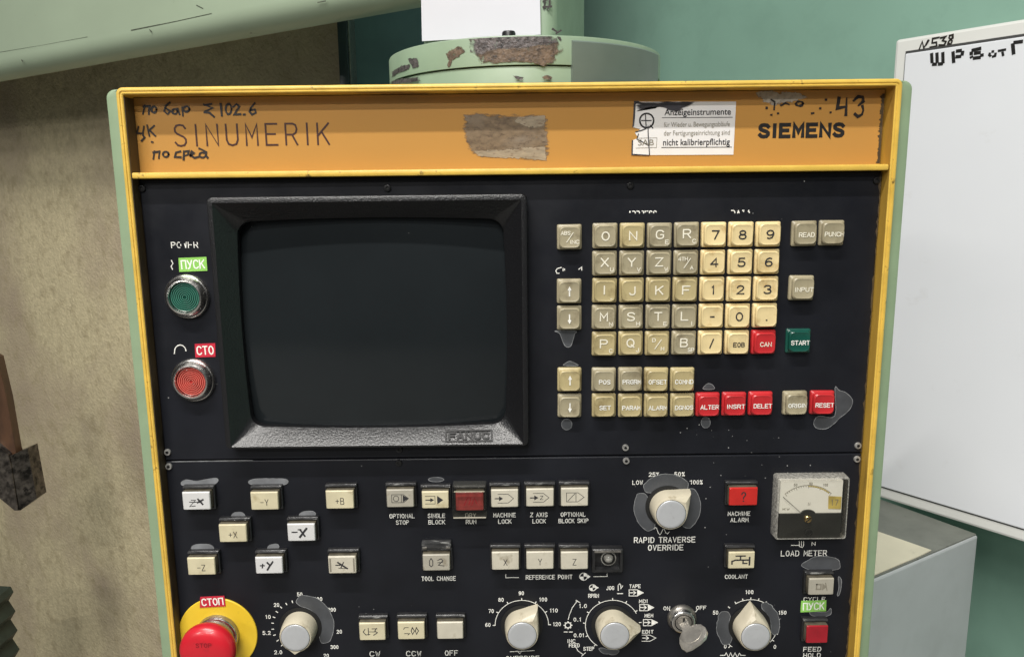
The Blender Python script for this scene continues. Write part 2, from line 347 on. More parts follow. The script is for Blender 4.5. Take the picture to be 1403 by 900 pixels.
# ------------------------------------------------------------------ engraver's stroke alphabet, 4 wide by 6 high
def _o(x0, x1, z0, z1, n=14):
    return [((x0 + x1) / 2 + (x1 - x0) / 2 * sin(2 * pi * i / n), (z0 + z1) / 2 + (z1 - z0) / 2 * cos(2 * pi * i / n)) for i in range(n + 1)]
_S = [(3.9, 5.0), (3.2, 5.8), (2, 6), (.8, 5.8), (.15, 5.0), (.2, 4.1), (.9, 3.45), (3.1, 2.6), (3.85, 1.9), (3.85, 1.0), (3.2, .2), (2, 0), (.8, .2), (.05, 1.0)]
GL = {
 'A': [[(0, 0), (2, 6), (4, 0)], [(.7, 2), (3.3, 2)]],
 'B': [[(0, 0), (0, 6)], [(0, 6), (2.6, 6), (3.5, 5.5), (3.6, 4.5), (3.3, 3.6), (2.5, 3.2), (0, 3.2)], [(2.5, 3.2), (3.5, 2.7), (3.9, 1.6), (3.5, .5), (2.6, 0), (0, 0)]],
 'C': [[(4, 4.9), (3.2, 5.8), (2, 6), (.9, 5.7), (.2, 4.8), (0, 3), (.2, 1.2), (.9, .3), (2, 0), (3.2, .2), (4, 1.1)]],
 'D': [[(0, 0), (0, 6)], [(0, 6), (2, 6), (3.2, 5.6), (3.9, 4.4), (4, 3), (3.9, 1.6), (3.2, .4), (2, 0), (0, 0)]],
 'E': [[(4, 6), (0, 6), (0, 0), (4, 0)], [(0, 3.1), (3.3, 3.1)]],
 'F': [[(4, 6), (0, 6), (0, 0)], [(0, 3.1), (3.3, 3.1)]],
 'G': [[(4, 4.9), (3.2, 5.8), (2, 6), (.9, 5.7), (.2, 4.8), (0, 3), (.2, 1.2), (.9, .3), (2, 0), (3.2, .2), (4, 1), (4, 2.8), (2.4, 2.8)]],
 'H': [[(0, 0), (0, 6)], [(4, 0), (4, 6)], [(0, 3.1), (4, 3.1)]],
 'I': [[(2, 0), (2, 6)]],
 'J': [[(3.4, 6), (3.4, 1.4), (2.9, .3), (1.9, 0), (.9, .3), (.4, 1.3)]],
 'K': [[(0, 0), (0, 6)], [(4, 6), (0, 2.4)], [(1.4, 3.7), (4, 0)]],
 'L': [[(0, 6), (0, 0), (3.8, 0)]],
 'M': [[(0, 0), (0, 6), (2, 2.2), (4, 6), (4, 0)]],
 'N': [[(0, 0), (0, 6), (4, 0), (4, 6)]],
 'O': [_o(0, 4, 0, 6)],
 'P': [[(0, 0), (0, 6)], [(0, 6), (2.6, 6), (3.6, 5.6), (4, 4.5), (3.6, 3.4), (2.6, 2.9), (0, 2.9)]],
 'Q': [_o(0, 4, 0, 6), [(2.5, 1.6), (4, -.3)]],
 'R': [[(0, 0), (0, 6)], [(0, 6), (2.6, 6), (3.6, 5.6), (4, 4.5), (3.6, 3.4), (2.6, 2.9), (0, 2.9)], [(2.2, 2.9), (4, 0)]],
 'S': [_S],
 'T': [[(0, 6), (4, 6)], [(2, 6), (2, 0)]],
 'U': [[(0, 6), (0, 1.6), (.6, .4), (2, 0), (3.4, .4), (4, 1.6), (4, 6)]],
 'V': [[(0, 6), (2, 0), (4, 6)]],
 'W': [[(0, 6), (1, 0), (2, 4.4), (3, 0), (4, 6)]],
 'X': [[(0, 0), (4, 6)], [(0, 6), (4, 0)]],
 'Y': [[(0, 6), (2, 3), (4, 6)], [(2, 3), (2, 0)]],
 'Z': [[(0, 6), (4, 6), (0, 0), (4, 0)]],
 '0': [_o(.2, 3.8, 0, 6)],
 '1': [[(1, 4.9), (2.2, 6), (2.2, 0)]],
 '2': [[(.2, 4.6), (.7, 5.6), (2, 6), (3.3, 5.6), (3.8, 4.5), (3.3, 3.2), (0, 0), (4, 0)]],
 '3': [[(.2, 5.2), (1, 5.9), (2, 6), (3.3, 5.6), (3.6, 4.6), (3.2, 3.5), (2, 3.2)], [(2, 3.2), (3.4, 2.8), (3.9, 1.7), (3.4, .5), (2, 0), (.9, .2), (0, 1)]],
 '4': [[(3, 0), (3, 6), (0, 1.8)], [(0, 1.8), (4, 1.8)]],
 '5': [[(3.6, 6), (.6, 6), (.3, 3.3), (1.5, 3.8), (2.8, 3.6), (3.8, 2.6), (3.8, 1.4), (3, .3), (1.8, 0), (.7, .2), (0, 1)]],
 '6': [[(3.5, 5.6), (2.4, 6), (1, 5.3), (.2, 3.6), (.1, 1.8), (.8, .4), (2, 0), (3.3, .5), (3.9, 1.8), (3.3, 3.1)], [(3.3, 3.1), (2, 3.6), (.8, 3.1), (.15, 2)]],
 '7': [[(.2, 6), (3.9, 6), (1.6, 0)]],
 '8': [_o(.4, 3.6, 3.2, 6, 12), _o(.1, 3.9, 0, 3.2, 12)],
 '9': [[(.5, .4), (1.6, 0), (3, .7), (3.8, 2.4), (3.9, 4.2), (3.2, 5.6), (2, 6), (.7, 5.5), (.1, 4.2), (.7, 2.9)], [(.7, 2.9), (2, 2.4), (3.2, 2.9), (3.85, 4)]],
 '.': [[(1.7, .15), (2.3, .15)]], '/': [[(.3, -.3), (3.7, 6.3)]], '-': [[(.3, 3), (3.7, 3)]], '+': [[(.3, 3), (3.7, 3)], [(2, 1.3), (2, 4.7)]],
 '%': [_o(0, 1.5, 4.2, 6, 8), _o(2.5, 4, 0, 1.8, 8), [(.4, 0), (3.6, 6)]],
 '?': [[(.4, 4.6), (.9, 5.7), (2, 6), (3.2, 5.6), (3.6, 4.5), (3, 3.4), (2, 2.7), (2, 1.6)], [(1.8, .1), (2.2, .1)]],
 '^': [[(2, 0), (2, 6)], [(.9, 4.4), (2, 6.2), (3.1, 4.4)]], '_': [[(2, 6), (2, 0)], [(.9, 1.6), (2, -.2), (3.1, 1.6)]],
 'П': [[(0, 0), (0, 6), (4, 6), (4, 0)]], 'У': [[(0, 6), (2.1, 2.4)], [(4, 6), (1.6, .5), (.9, 0), (.2, .1)]],
 'Б': [[(3.6, 6), (0, 6), (0, 0)], [(0, 0), (2.8, 0), (3.8, .6), (3.9, 1.8), (3.6, 2.9), (2.6, 3.3), (0, 3.3)]],
 'Ш': [[(0, 6), (0, 0), (4, 0), (4, 6)], [(2, 6), (2, .1)]],
}
for _k, _v in (('С', 'C'), ('Т', 'T'), ('О', 'O'), ('К', 'K'), ('Р', 'P')): GL[_k] = GL[_v]
NARROW = {'I': 1.2, '.': 1.4, '1': 2.6, ' ': 2.6, '-': 3.4}
def text(mb, s, cx, cz, h, w=None, y=0.0, lw=None, m='ink_white', gap=2.0, wear=0.0, top=None, rot=0.0):
    """letters centred on cx,cz; h cap height, w whole width; wear drops bits; top keeps only the part above that share of the height"""
    adv = []; x = 0
    for ch in s:
        wd_ = NARROW.get(ch, 4.0); adv.append((x, wd_)); x += wd_ + gap
    tot = x - gap; k = h / 6.0; kx = (w / tot) if w else k * .78
    lw = lw or h * .15
    for ch, (x0, wd_) in zip(s, adv):
        if ch == ' ': continue
        off = x0 - (4.0 - wd_) / 2
        for st in GL[ch]:
            q = [((off + px - tot / 2) * kx, (pz - 3) * k) for px, pz in st]
            runs = [q]
            if top is not None:
                runs = []; cur = []
                for a_, b_ in zip(q, q[1:]):
                    for i in range(5):
                        t = i / 5; p = (a_[0] + (b_[0] - a_[0]) * t, a_[1] + (b_[1] - a_[1]) * t)
                        if p[1] > h * (top - .5): cur.append(p)
                        elif cur: runs.append(cur); cur = []
                if cur: runs.append(cur)
            if wear:
                r2 = []
                for r_ in runs:
                    for a_, b_ in zip(r_, r_[1:]):
                        if random.random() > wear: r2.append([a_, b_])
                runs = r2
            for r_ in runs:
                cr, sr = cos(rot), sin(rot)
                mb.stroke([(cx + a_ * cr - b_ * sr, cz + a_ * sr + b_ * cr) for a_, b_ in r_], lw, y, m, ext=.4, closed=(len(r_) > 5 and abs(r_[0][0] - r_[-1][0]) + abs(r_[0][1] - r_[-1][1]) < 1e-7))

# ================================================================== THE SETTING
# teal painted wall standing behind everything, turned towards the left
CAB_RZ = math.atan2(-.797, .604)
cab0 = deep(1225, 300, 0.52); cab0.z = 0
wdir = Vector((cos(CAB_RZ), sin(CAB_RZ), 0)); winn = Vector((-sin(CAB_RZ), cos(CAB_RZ), 0))
w0 = cab0 + winn * 0.20
mb = MB(); mb.box(-4.2, 2.2, 0, 0.12, 0, 3.4, 'wall')
tag(mb.build('painted_wall', None, (w0.x, w0.y, 0), CAB_RZ), 'teal green painted wall behind the control panel and the white cabinet', 'wall')
mb = MB(); mb.face([(-6, -5, 0), (6, -5, 0), (6, 6, 0), (-6, 6, 0)], mat('concrete_floor', (.16, .155, .145), .6, var=.2, vscale=3, bump=.1, bscale=60))
fl = mb.build('floor'); fl['kind'] = 'structure'

# white steel cabinet on that wall
cab = thing('steel_cabinet', 'white enamelled steel cabinet with black stencilled and handwritten marks, on the teal wall', 'cabinet', (cab0.x, cab0.y, 0), CAB_RZ)
H = lambda px, py: hit(px, py, cab0, CAB_RZ)
zt = H(1226, 55)[1]; zb = H(1210, 683)[1]
x0 = H(1225, 80)[0]; dx0 = H(1241.5, 80)[0]; dzt = H(1245, 74)[1]; dzb = H(1210, 666)[1]
XR = 0.62
mb = MB(); mb.box(x0, XR, 0, .198, zb, zt, 'white_rim', .004); mb.build('cabinet_body', cab, sharp=15)
mb = MB(); mb.box(dx0, XR - .03, -.0035, -.0004, dzb, dzt, 'white_steel', .0015)
door = mb.build('cabinet_door', cab, sharp=15)
mb = MB()
e = .0035
mb.flat([(dx0 - .001, dzt), (XR - .03, dzt), (XR - .03, dzt + e), (dx0 - .001, dzt + e)], -.0006, 'seam')
mb.flat([(dx0 - .0014, dzb), (dx0 - .0002, dzb), (dx0 - .0002, dzt), (dx0 - .0014, dzt)], -.0006, 'seam')
mb.flat([(dx0 - .001, dzb - .0022), (XR - .03, dzb - .0022), (XR - .03, dzb), (dx0 - .001, dzb)], -.0006, 'seam')
mb.build('door_gap', cab)
# handwriting on the cabinet rim, stencil on its door
def hz(pts, org, sc): return [H(org[0] + x / sc, org[1] + y / sc) for x, y in pts]
mb = MB(); o_ = (1140, 20)
for st in ([(360, 143), (372, 112), (378, 140), (395, 108)], [(398, 108), (388, 125)], [(440, 95), (415, 100), (412, 118), (430, 115), (432, 130), (405, 135)],
           [(448, 97), (468, 92), (455, 108), (470, 112), (462, 127), (442, 128)],
           [(485, 88), (498, 84), (497, 97), (480, 112), (478, 122), (490, 122), (495, 110), (482, 96), (485, 88)]):
    mb.stroke(hz(st, o_, 3.0), .0022, -.0008, 'marker', jit=.3)
mb.build('handwritten_number', cab)
mb = MB()
for st in ([(415, 162), (417, 200)], [(437, 160), (438, 200)], [(461, 158), (462, 202)], [(418, 207), (436, 206)], [(442, 206), (461, 204)],
           [(503, 155), (506, 200)], [(516, 153), (538, 150)], [(543, 153), (540, 170)], [(536, 174), (514, 176)],
           [(580, 150), (618, 141)], [(578, 156), (578, 168)], [(590, 162), (616, 158)], [(622, 164), (622, 174)], [(578, 174), (580, 180)], [(586, 182), (616, 178)],
           [(748, 122), (752, 165)], [(752, 118), (789, 113)]):
    mb.stroke(hz(st, o_, 3.0), .0040, -.0039, 'ink_black', ext=.1)
for st in ([(655, 160), (652, 168), (658, 174)], [(664, 176), (676, 172), (678, 160)], [(671, 154), (662, 155)], [(688, 152), (720, 146)], [(706, 156), (709, 172)]):
    mb.stroke(hz(st, o_, 3.0), .0028, -.0039, 'ink_black', ext=.1)
mb.build('stencilled_marking', cab)

# grey box under it, with a sheet of yellowed card on its top
bz = zb - .004
d_ = ray(1340.7, 732); kk = (bz - CZ) / d_.z; bc = EYE + d_ * kk
BRZ = CAB_RZ + radians(90)
BRZ = math.atan2(.512, .859)
box = thing('grey_box', 'grey steel box with dusty top below the white cabinet', 'box', (bc.x, bc.y, 0), BRZ)
mb = MB(); mb.box(-.55, 0, 0, .34, .35, bz - .001, 'grey_box', .003); mb.build('box_body', box, sharp=15)
mb = MB(); mb.box(-.548, -.002, .002, .338, bz - .001, bz + .0006, 'box_top'); mb.build('box_lid', box)
def ontop(px, py, z):
    d = ray(px, py); k = (z - CZ) / d.z; return EYE + d * k
pts = [ontop(*p, bz + .0022) for p in ((1201, 727), (1236, 739), (1276, 753), (1262, 760), (1200, 786), (1150, 806), (1150, 740))]
mb = MB(); ctr = Vector((sum(p.x for p in pts) / 7, sum(p.y for p in pts) / 7, bz + .0022))
mb.loft([[(p.x - ctr.x, p.y - ctr.y, -.0012) for p in pts], [(p.x - ctr.x, p.y - ctr.y, 0) for p in pts]], 'card')
tag(mb.build('card_sheet', None, ctr), 'yellowed sheet of card lying on the grey box', 'card')

# olive machine casting on the left, pale green hood over it, dark post beside it
HRZ = math.atan2(-.54, .84); h0 = deep(240, 57, .60); h0.z = 0
HH = lambda px, py: hit(px, py, h0, HRZ)
hin = Vector((-sin(HRZ), cos(HRZ), 0)); GAP = .20
c0 = h0 + hin * GAP
xe = hit(469, 80, c0, HRZ)[0]
mb = MB(); mb.box(-3.0, xe, 0, .022, 0, 2.0, 'cast', .009)
tag(mb.build('machine_casting', None, (c0.x, c0.y, 0), HRZ), 'rough olive painted machine casting left of the control panel', 'machine')
p0 = deep(474, 80, .66)
mb = MB(); mb.box(-.011, .003, 0, .05, 0, 2.4, 'post', .001); mb.box(.003, .0055, .006, .05, 0, 2.4, 'steel', .0005)
tag(mb.build('door_post', None, (p0.x, p0.y, 0)), 'narrow dark blue upright post between olive casting and green column', 'post')
u0 = deep(477, 80, .80); u1 = deep(800, 80, .80)
mb = MB(); mb.box(0, u1.x - u0.x, 0, .22, 0, 2.7, 'upright', .004)  # added slab; runs on unseen behind the column to shade the wall
tag(mb.build('added_shading_upright', None, (u0.x, u0.y, 0)), 'dark blue-green upright added behind the flange, its hidden part widened to shade the wall', 'machine')
zlow = HH(240, 60)[1]; hr = .028
xh = HH(625, 10)[0]
arcp = lambda r, zc, ts: [(hr - r * cos(radians(t)), zc - r * sin(radians(t))) for t in ts]
prof = [(0.0, zlow + .32), (0.0, zlow + hr)] + arcp(hr, zlow + hr, (15, 30, 45, 60, 75, 90)) + [(hr + .006, zlow), (hr + .006, zlow + .002)] + arcp(hr - .002, zlow + hr, (90, 75, 60, 45, 30, 15)) + [(.002, zlow + hr), (.002, zlow + .318), (GAP - .002, zlow + .318), (GAP - .002, zlow + .32)]
mb = MB(); mb.loft([[(x, y, z) for y, z in prof] for x in (-3.0, xh)], 'hood')
hood = mb.build('machine_hood', None, (h0.x, h0.y, 0), HRZ, sharp=50)
for st, w_ in (([(180, 42), (205, 37), (240, 30), (290, 19)], .0010), ([(0, 72), (60, 62), (120, 51)], .0005), ([(270, 8), (278, 12)], .002), ([(30, 83), (31, 84)], .003), ([(436, 4), (446, 2)], .002), ([(205, 41), (208, 44)], .0013)):
    mb = MB(); mb.stroke([HH(*p) for p in st], w_, -.0004, 'scratch', jit=.5); mb.build('paint_scratch', hood)
tag(hood, 'pale green sheet metal hood with rounded lower edge at the upper left', 'hood')

# rusty strip with an oily steel end, far left
lv = deep(15, 600, .80)
lev = thing('steel_lever', 'brown rusty lever strip with dark oily steel end at the far left', 'lever', (lv.x, lv.y, lv.z))
def D(px, py, Y=.80): p = deep(px, py, Y) - lv; return (p.x, p.z)
mb = MB()
strip = [D(-40, 470), D(-4, 490), D(9, 545), D(24, 632), D(-40, 640)]
mb.loft([[(x, .018, z) for x, z in strip], [(x, .002, z) for x, z in strip], [(x * .96, 0, z) for x, z in strip]], 'leather'); mb.build('lever_strip', lev)
mb = MB(); a = [D(-40, 596), D(0, 606), D(16, 620), D(20, 634), D(30, 697), D(25, 697), D(-2, 676), D(-40, 660)]
mb.loft([[(x, .03, z) for x, z in a], [(x, -.006, z) for x, z in a], [(x * .93 - .0005, -.010, z * .985 - .0006) for x, z in a]], 'dark_steel')
A_ = [D(18, 622), D(32, 617), D(45, 686), D(31, 697)]
sl = lambda dy: [(A_[0][0], -.008 + dy, A_[0][1]), (A_[1][0], .012 + dy, A_[1][1]), (A_[2][0], .012 + dy, A_[2][1]), (A_[3][0], -.008 + dy, A_[3][1])]
mb.loft([sl(.03), sl(0)], 'dark_steel')
mb.build('lever_end', lev)
mb = MB(); zz = []
for i in range(6):
    y_ = 806 + i * 27
    zz += [D(-8 + 3 * i, y_ + 26, .86), D(-15 + 3 * i, y_ + 38, .86)]
bl = deep(0, 850, .86)
q = [(x + lv.x - bl.x, z + lv.z - bl.z) for x, z in zz]
poly = q + [(-.12, q[-1][1]), (-.12, q[0][1] + .02), (-.012, q[0][1] + .012)]
mb.loft([[(x, .06, z) for x, z in poly], [(x, 0, z) for x, z in poly]], 'bellows')
tag(mb.build('rubber_bellows', None, (bl.x, bl.y, bl.z)), 'dark green pleated rubber bellows in the lower left corner', 'bellows')

# ================================================================== SWIVEL MOUNT on top of the panel
HX = .2622; ZT = CZ + .0712; ZB = CZ - .44        # yellow frame: half width, top, bottom
SX = at(716, 100)[0] * 1.2 + .002; SY = .150; SR = .1135
ztop = CZ + .1085; zmid = CZ + .0885; zbase = ZT
sw = thing('swivel_mount', 'pale green swivel flange and square column with chipped paint on top of the control panel', 'mount', (SX, SY, zbase))
def disc(mb, r, z0, z1, m, bev=.0015, a0=None, a1=None, n=96):
    mb.loft([[(rr * cos(2 * pi * j / n), rr * sin(2 * pi * j / n), z - zbase) for j in range(n)] for rr, z in ((r, z0), (r, z1 - bev), (r - bev * .3, z1 - bev * .3), (r - bev, z1))], m)
mb = MB(); disc(mb, SR - .0012, zbase - .01, zmid - .0006, 'green_worn'); mb.build('lower_flange', sw)
mb = MB(); disc(mb, SR, zmid, ztop, 'green_worn'); fl_ = mb.build('upper_flange', sw)
# ragged patches where the paint has come off down to the iron
def wrap(mb, outline, m, lift):
    """outline given in photo pixels, laid on the flange's curved side and subdivided"""
    cpx = sum(p[0] for p in outline) / len(outline); cpy = sum(p[1] for p in outline) / len(outline)
    def on(px, py):
        d = ray(px, py); R = SR + lift
        ox, oy = EYE.x - SX, EYE.y - SY
        A = d.x ** 2 + d.y ** 2; B = 2 * (ox * d.x + oy * d.y); C_ = ox * ox + oy * oy - R * R
        k = (-B - math.sqrt(max(0.0, B * B - 4 * A * C_))) / (2 * A); p = EYE + d * k
        return (p.x - SX, p.y - SY, min(p.z, ztop - .0012) - zbase)
    rings = []
    for s_ in (1.08, .84, .5, .25):
        rings.append([on(cpx + (x - cpx) * s_, cpy + (y - cpy) * s_) for x, y in outline])
    n = len(outline); i0 = len(mb.v); mb.loft(rings, m, cap0=False)
    mb.rim = getattr(mb, 'rim', []) + [.2] * n + [.55] * (3 * n)
def ragged(pts, amp, sub=5):
    out = []
    n = len(pts)
    for i in range(n):
        a_, b_ = pts[i], pts[(i + 1) % n]
        for j in range(sub):
            t = j / sub; out.append((a_[0] + (b_[0] - a_[0]) * t + random.uniform(-amp, amp), a_[1] + (b_[1] - a_[1]) * t + random.uniform(-amp, amp)))
    return out
zz_ = lambda L: [(520 + x / 3.5075, y / 3.5075) for x, y in L]
mb = MB()
wrap(mb, ragged(zz_([(430, 178), (480, 170), (560, 168), (640, 165), (720, 168), (830, 172), (842, 200), (838, 215), (700, 232), (600, 240), (520, 262), (470, 268), (448, 240), (440, 205)]), 1.3), 'rust_grey', .0003)
wrap(mb, ragged(zz_([(470, 262), (560, 236), (700, 228), (850, 208), (872, 240), (845, 262), (838, 300), (790, 318), (740, 300), (640, 300), (540, 304), (488, 292)]), 1.3), 'rust', .0005)
wrap(mb, ragged(zz_([(345, 235), (385, 225), (410, 250), (380, 275), (345, 290), (340, 325), (328, 320), (332, 285), (322, 262)]), 1.0), 'rust', .0003)
wrap(mb, ragged(zz_([(780, 370), (805, 362), (830, 370), (826, 384), (790, 384)]), .5), 'rust', .0003)
for L_ in ([(60, 345), (105, 318), (150, 312), (140, 335), (90, 352), (60, 372)], [(50, 395), (110, 378), (190, 372), (195, 392), (120, 400), (60, 404)], [(135, 285), (180, 280), (190, 320), (160, 330)], [(850, 150), (875, 190), (870, 200), (845, 170)], [(640, 365), (690, 372), (688, 388), (660, 384)]):
    wrap(mb, ragged(zz_(L_), .5, 4), 'rust_grey', .0003)
o_ = mb.build('bare_metal_patch', fl_); a_ = o_.data.attributes.new('rim', 'FLOAT', 'POINT')
for i_, v_ in enumerate(mb.rim): a_.data[i_].value = v_
mb = MB()
def bendplate(px0, px1, r, z0, z1, m):
    a0 = math.atan2(*reversed([v for v in _ang(px0)])); a1 = math.atan2(*reversed([v for v in _ang(px1)]))
    n = 24; R1 = []; 
    prof_ = [(r, z0), (r, z1 - .001), (r - .001, z1), (r - .0035, z1), (r - .0035, z0)]
    for i in range(n + 1):
        t = a0 + (a1 - a0) * i / n
        R1.append([(rr * cos(t), rr * sin(t), z - zbase) for rr, z in prof_])
    mb.loft(R1, m)
def _ang(px):
    d = ray(px, 85); ox, oy = EYE.x - SX, EYE.y - SY; R = SR
    A = d.x ** 2 + d.y ** 2; B = 2 * (ox * d.x + oy * d.y); C_ = ox * ox + oy * oy - R * R
    k = (-B - math.sqrt(max(0, B * B - 4 * A * C_))) / (2 * A); p = EYE + d * k
    return (p.x - SX, p.y - SY)
bendplate(783, 898, SR + .0024, zbase, ztop - .0035, 'grey_plate'); mb.build('grey_cover_plate', sw)
mb = MB()
bp = deep(697, 40, SY - SR + .022)
n = 24
mb.loft([[(bp.x - SX + r * cos(2 * pi * j / n), bp.y - SY + r * sin(2 * pi * j / n), z - zbase) for j in range(n)] for r, z in ((.0050, ztop - .002), (.0050, ztop + .0055), (.0044, ztop + .0065), (.0026, ztop + .0065), (.0024, ztop + .0035))], 'screw_dark')
mb.build('socket_bolt', sw)
# square column with rounded corners, turned a little
CW = .0555; crz = radians(-18)
cxp = deep(695, 30, SY).x - SX
mb = MB()
ring = rrect(CW * 2, CW * 2, .010, 5)
R_ = lambda x, y: (cxp + x * cos(crz) - y * sin(crz), x * sin(crz) + y * cos(crz))
mb.loft([[(*R_(x, y), z - zbase) for x, y in ring] for z in (ztop - .001, ztop + .45)], 'green_worn')
colm = mb.build('column', sw)

# ================================================================== CONTROL PANEL
cp = thing('control_panel', 'machine control panel with yellow frame, screen, keyboard and knobs on black plates', 'control panel', (0, 0, ZB))
cp['label'] = 'machine tool control panel with orange header, dark screen, keys and knobs'
def L3(x, z, y=0.0): return (x, y, z - ZB)
OX = HX + .0095          # green housing reaches a little wider than the frame
def ringpts(x0, x1, z0, z1, r, y): 
    return [((x0 + x1) / 2 + a, y, (z0 + z1) / 2 + b - ZB) for a, b in rrect(x1 - x0, z1 - z0, r, 5)]
mb = MB()
mb.loft([ringpts(-OX, OX, ZB, ZT - .0005, .006, .20), ringpts(-OX, OX, ZB, ZT - .0005, .006, .007), ringpts(-OX + .0008, OX - .0008, ZB, ZT - .0010, .0055, .0052),
         ringpts(-OX + .002, OX - .002, ZB + .002, ZT - .002, .005, .0046), ringpts(-HX - .0012, HX + .0012, ZB + .004, ZT - .0005, .004, .0046), ringpts(-HX - .0012, HX + .0012, ZB + .004, ZT - .0005, .004, .05)], 'green')
mb.build('housing', cp)
# yellow frame: lip with a groove, then the inner return
mb = MB()
lt = .0046
def fr(i, y): return ringpts(-HX + i, HX - i, ZB + .006 + i, ZT - i, max(.001, .0045 - i), y)
mb.loft([fr(0, .030), fr(0, .0010), fr(.0006, .0002), fr(.0012, 0), fr(.0022, 0), fr(.0026, .0006), fr(.0031, .0006), fr(.0035, 0), fr(lt - .0006, 0), fr(lt, .0006)], 'yellow', cap0=False, cap1=False)
mb.build('frame', cp)
mb = MB()
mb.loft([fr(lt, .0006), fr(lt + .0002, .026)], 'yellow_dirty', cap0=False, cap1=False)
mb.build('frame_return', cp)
mb = MB(); mb.box(-HX + lt - .0002, -HX + lt + .0005, .0010, .0138, .012, ZT - ZB - .0060, 'grime_and_shade')  # brown strip paints the left return's shade as well as its grime
mb.build('grimy_shaded_return', cp, label='dark inner side of the frame at the left, grime and shade painted together')
IN = lt + .0006
# divider bar between header and plates
zd = at(600, 232, YP)[1]; zd0 = at(600, 240.5, YP)[1]
mb = MB(); mb.box(-HX + IN, HX - IN, .0005, .026, zd0 - ZB, zd - ZB, 'yellow', .0010); mb.build('divider_bar', cp)

# ---- orange header strip
YP = .014                       # the header strip lies a little deeper than the plates
mb = MB(); mb.box(-HX + IN, HX - IN, YP, .026, zd - ZB, ZT - IN - ZB, 'orange'); hd = mb.build('header_strip', cp)
zl = at(600, 232, 0)[1]
def pa(px, py, w=0.0): x, z = at(px, py, w); return (x, z - ZB)
def zoomed(ox, oy, sc, pts, w=0.0): return [pa(ox + x / sc, oy + y / sc, w) for x, y in pts]
def word(mb, s, px, py, hpx, wpx, w=0.0, **k):
    q = ppm(px, py, w); x, z = pa(px, py, w)
    text(mb, s, x, z, hpx / q, wpx / q if wpx else None, YP - w - .00015, **k)
mb = MB(); word(mb, 'SINUMERIK', 345, 184.8, 28, 211, lw=.00125, m='ink_brown', gap=3.1); mb.build('printed_name', hd)
mb = MB(); word(mb, 'SIEMENS', 1098, 179, 15.5, 114, lw=.0025, m='ink_black', gap=2.2); mb.build('maker_lettering', hd)
def circ(x, y, r, ry=None, n=10): return [(x + r * cos(2 * pi * i / n), y + (ry or r) * sin(2 * pi * i / n)) for i in range(n + 1)]
mb = MB(); org = (130, 100, 4.009)
for st in ([(265, 225), (275, 180)], [(268, 186), (302, 184)], [(300, 184), (297, 228)], circ(325, 203, 14, 17),
           [(412, 165), (390, 182), (382, 212), (400, 228), (415, 212), (392, 196)], circ(440, 213, 14), [(455, 198), (466, 228)], [(484, 236), (481, 192)], circ(503, 200, 17, 15),
           [(600, 175), (648, 194), (606, 212)], [(602, 218), (630, 220), (655, 242)], [(604, 178), (640, 172)],
           [(692, 172), (698, 236)], circ(735, 200, 16, 29), [(760, 188), (778, 172), (794, 186), (766, 230), (800, 228)], [(818, 230), (824, 230)],
           [(878, 168), (856, 194), (850, 214), (864, 230), (885, 220), (880, 203), (856, 206)],
           [(240, 298), (232, 332), (264, 334)], [(270, 296), (264, 340), (274, 355), (258, 374)], [(288, 290), (300, 346)], [(326, 292), (300, 315), (332, 346)],
           [(322, 472), (328, 432)], [(322, 438), (356, 432)], [(356, 432), (352, 468)], circ(390, 448, 16, 15),
           [(470, 432), (446, 438), (440, 462), (472, 464)], [(488, 476), (490, 432)], [(490, 432), (516, 430), (512, 450), (494, 456)], [(524, 456), (545, 441), (532, 432), (524, 452), (548, 468), (570, 462)],
           circ(592, 452, 18, 14), [(610, 455), (612, 436), (592, 424), (574, 416)], [(610, 455), (620, 466)], [(314, 380), (318, 381)]):
    mb.stroke(zoomed(*org, st), .0013, YP - .00028, 'marker', jit=.22)
mb.build('handwriting', hd); mb = MB(); org = (1020, 90, 4.5)
for st in ([(582, 200), (572, 265), (616, 256)], [(630, 205), (624, 305)], [(674, 216), (700, 192), (728, 196), (732, 222), (704, 245)], [(726, 250), (732, 275), (724, 302), (698, 316), (680, 300)],
           [(165, 212), (186, 226), (182, 270)], [(226, 246), (252, 232), (272, 240)], circ(338, 236, 22, 14), [(415, 296), (424, 294)], [(500, 212), (503, 212)], [(465, 265), (467, 265)], [(530, 290), (531, 290)], [(163, 305), (166, 305)], [(205, 296), (207, 296)], [(135, 262), (137, 262)]):
    mb.stroke(zoomed(*org, st), .0016 if st[0][0] > 560 else .0014, YP - .00028, 'marker', jit=.45)
mb.build('handwriting', hd)
# scraped patch, grey smear at the right
poly = ragged([(634, 158), (648, 154), (690, 157), (742, 156), (751, 162), (753, 214), (748, 222), (722, 220), (660, 216), (641, 208), (634, 185)], .8, 4)
soft_patch('scraped_patch', hd, [pa(*p) for p in poly], YP - .0002, 'scrape', .0045)
poly = [(648, 207), (700, 203), (749, 201), (749.5, 220.5), (700, 218), (652, 214)]
soft_patch('glue_residue', hd, [pa(*p) for p in poly], YP - .00032, 'glue', .002)
poly = [(706, 160), (748, 158), (749, 175), (730, 178), (704, 168)]
soft_patch('glue_residue', hd, [pa(*p) for p in poly], YP - .00032, 'glue', .003)
poly = ragged([(1032, 126), (1060, 124), (1100, 127), (1108, 134), (1090, 139), (1062, 146), (1043, 141)], .6, 4)
soft_patch('pale_smear', hd, [pa(*p) for p in poly], YP - .0002, 'smear', .0035)
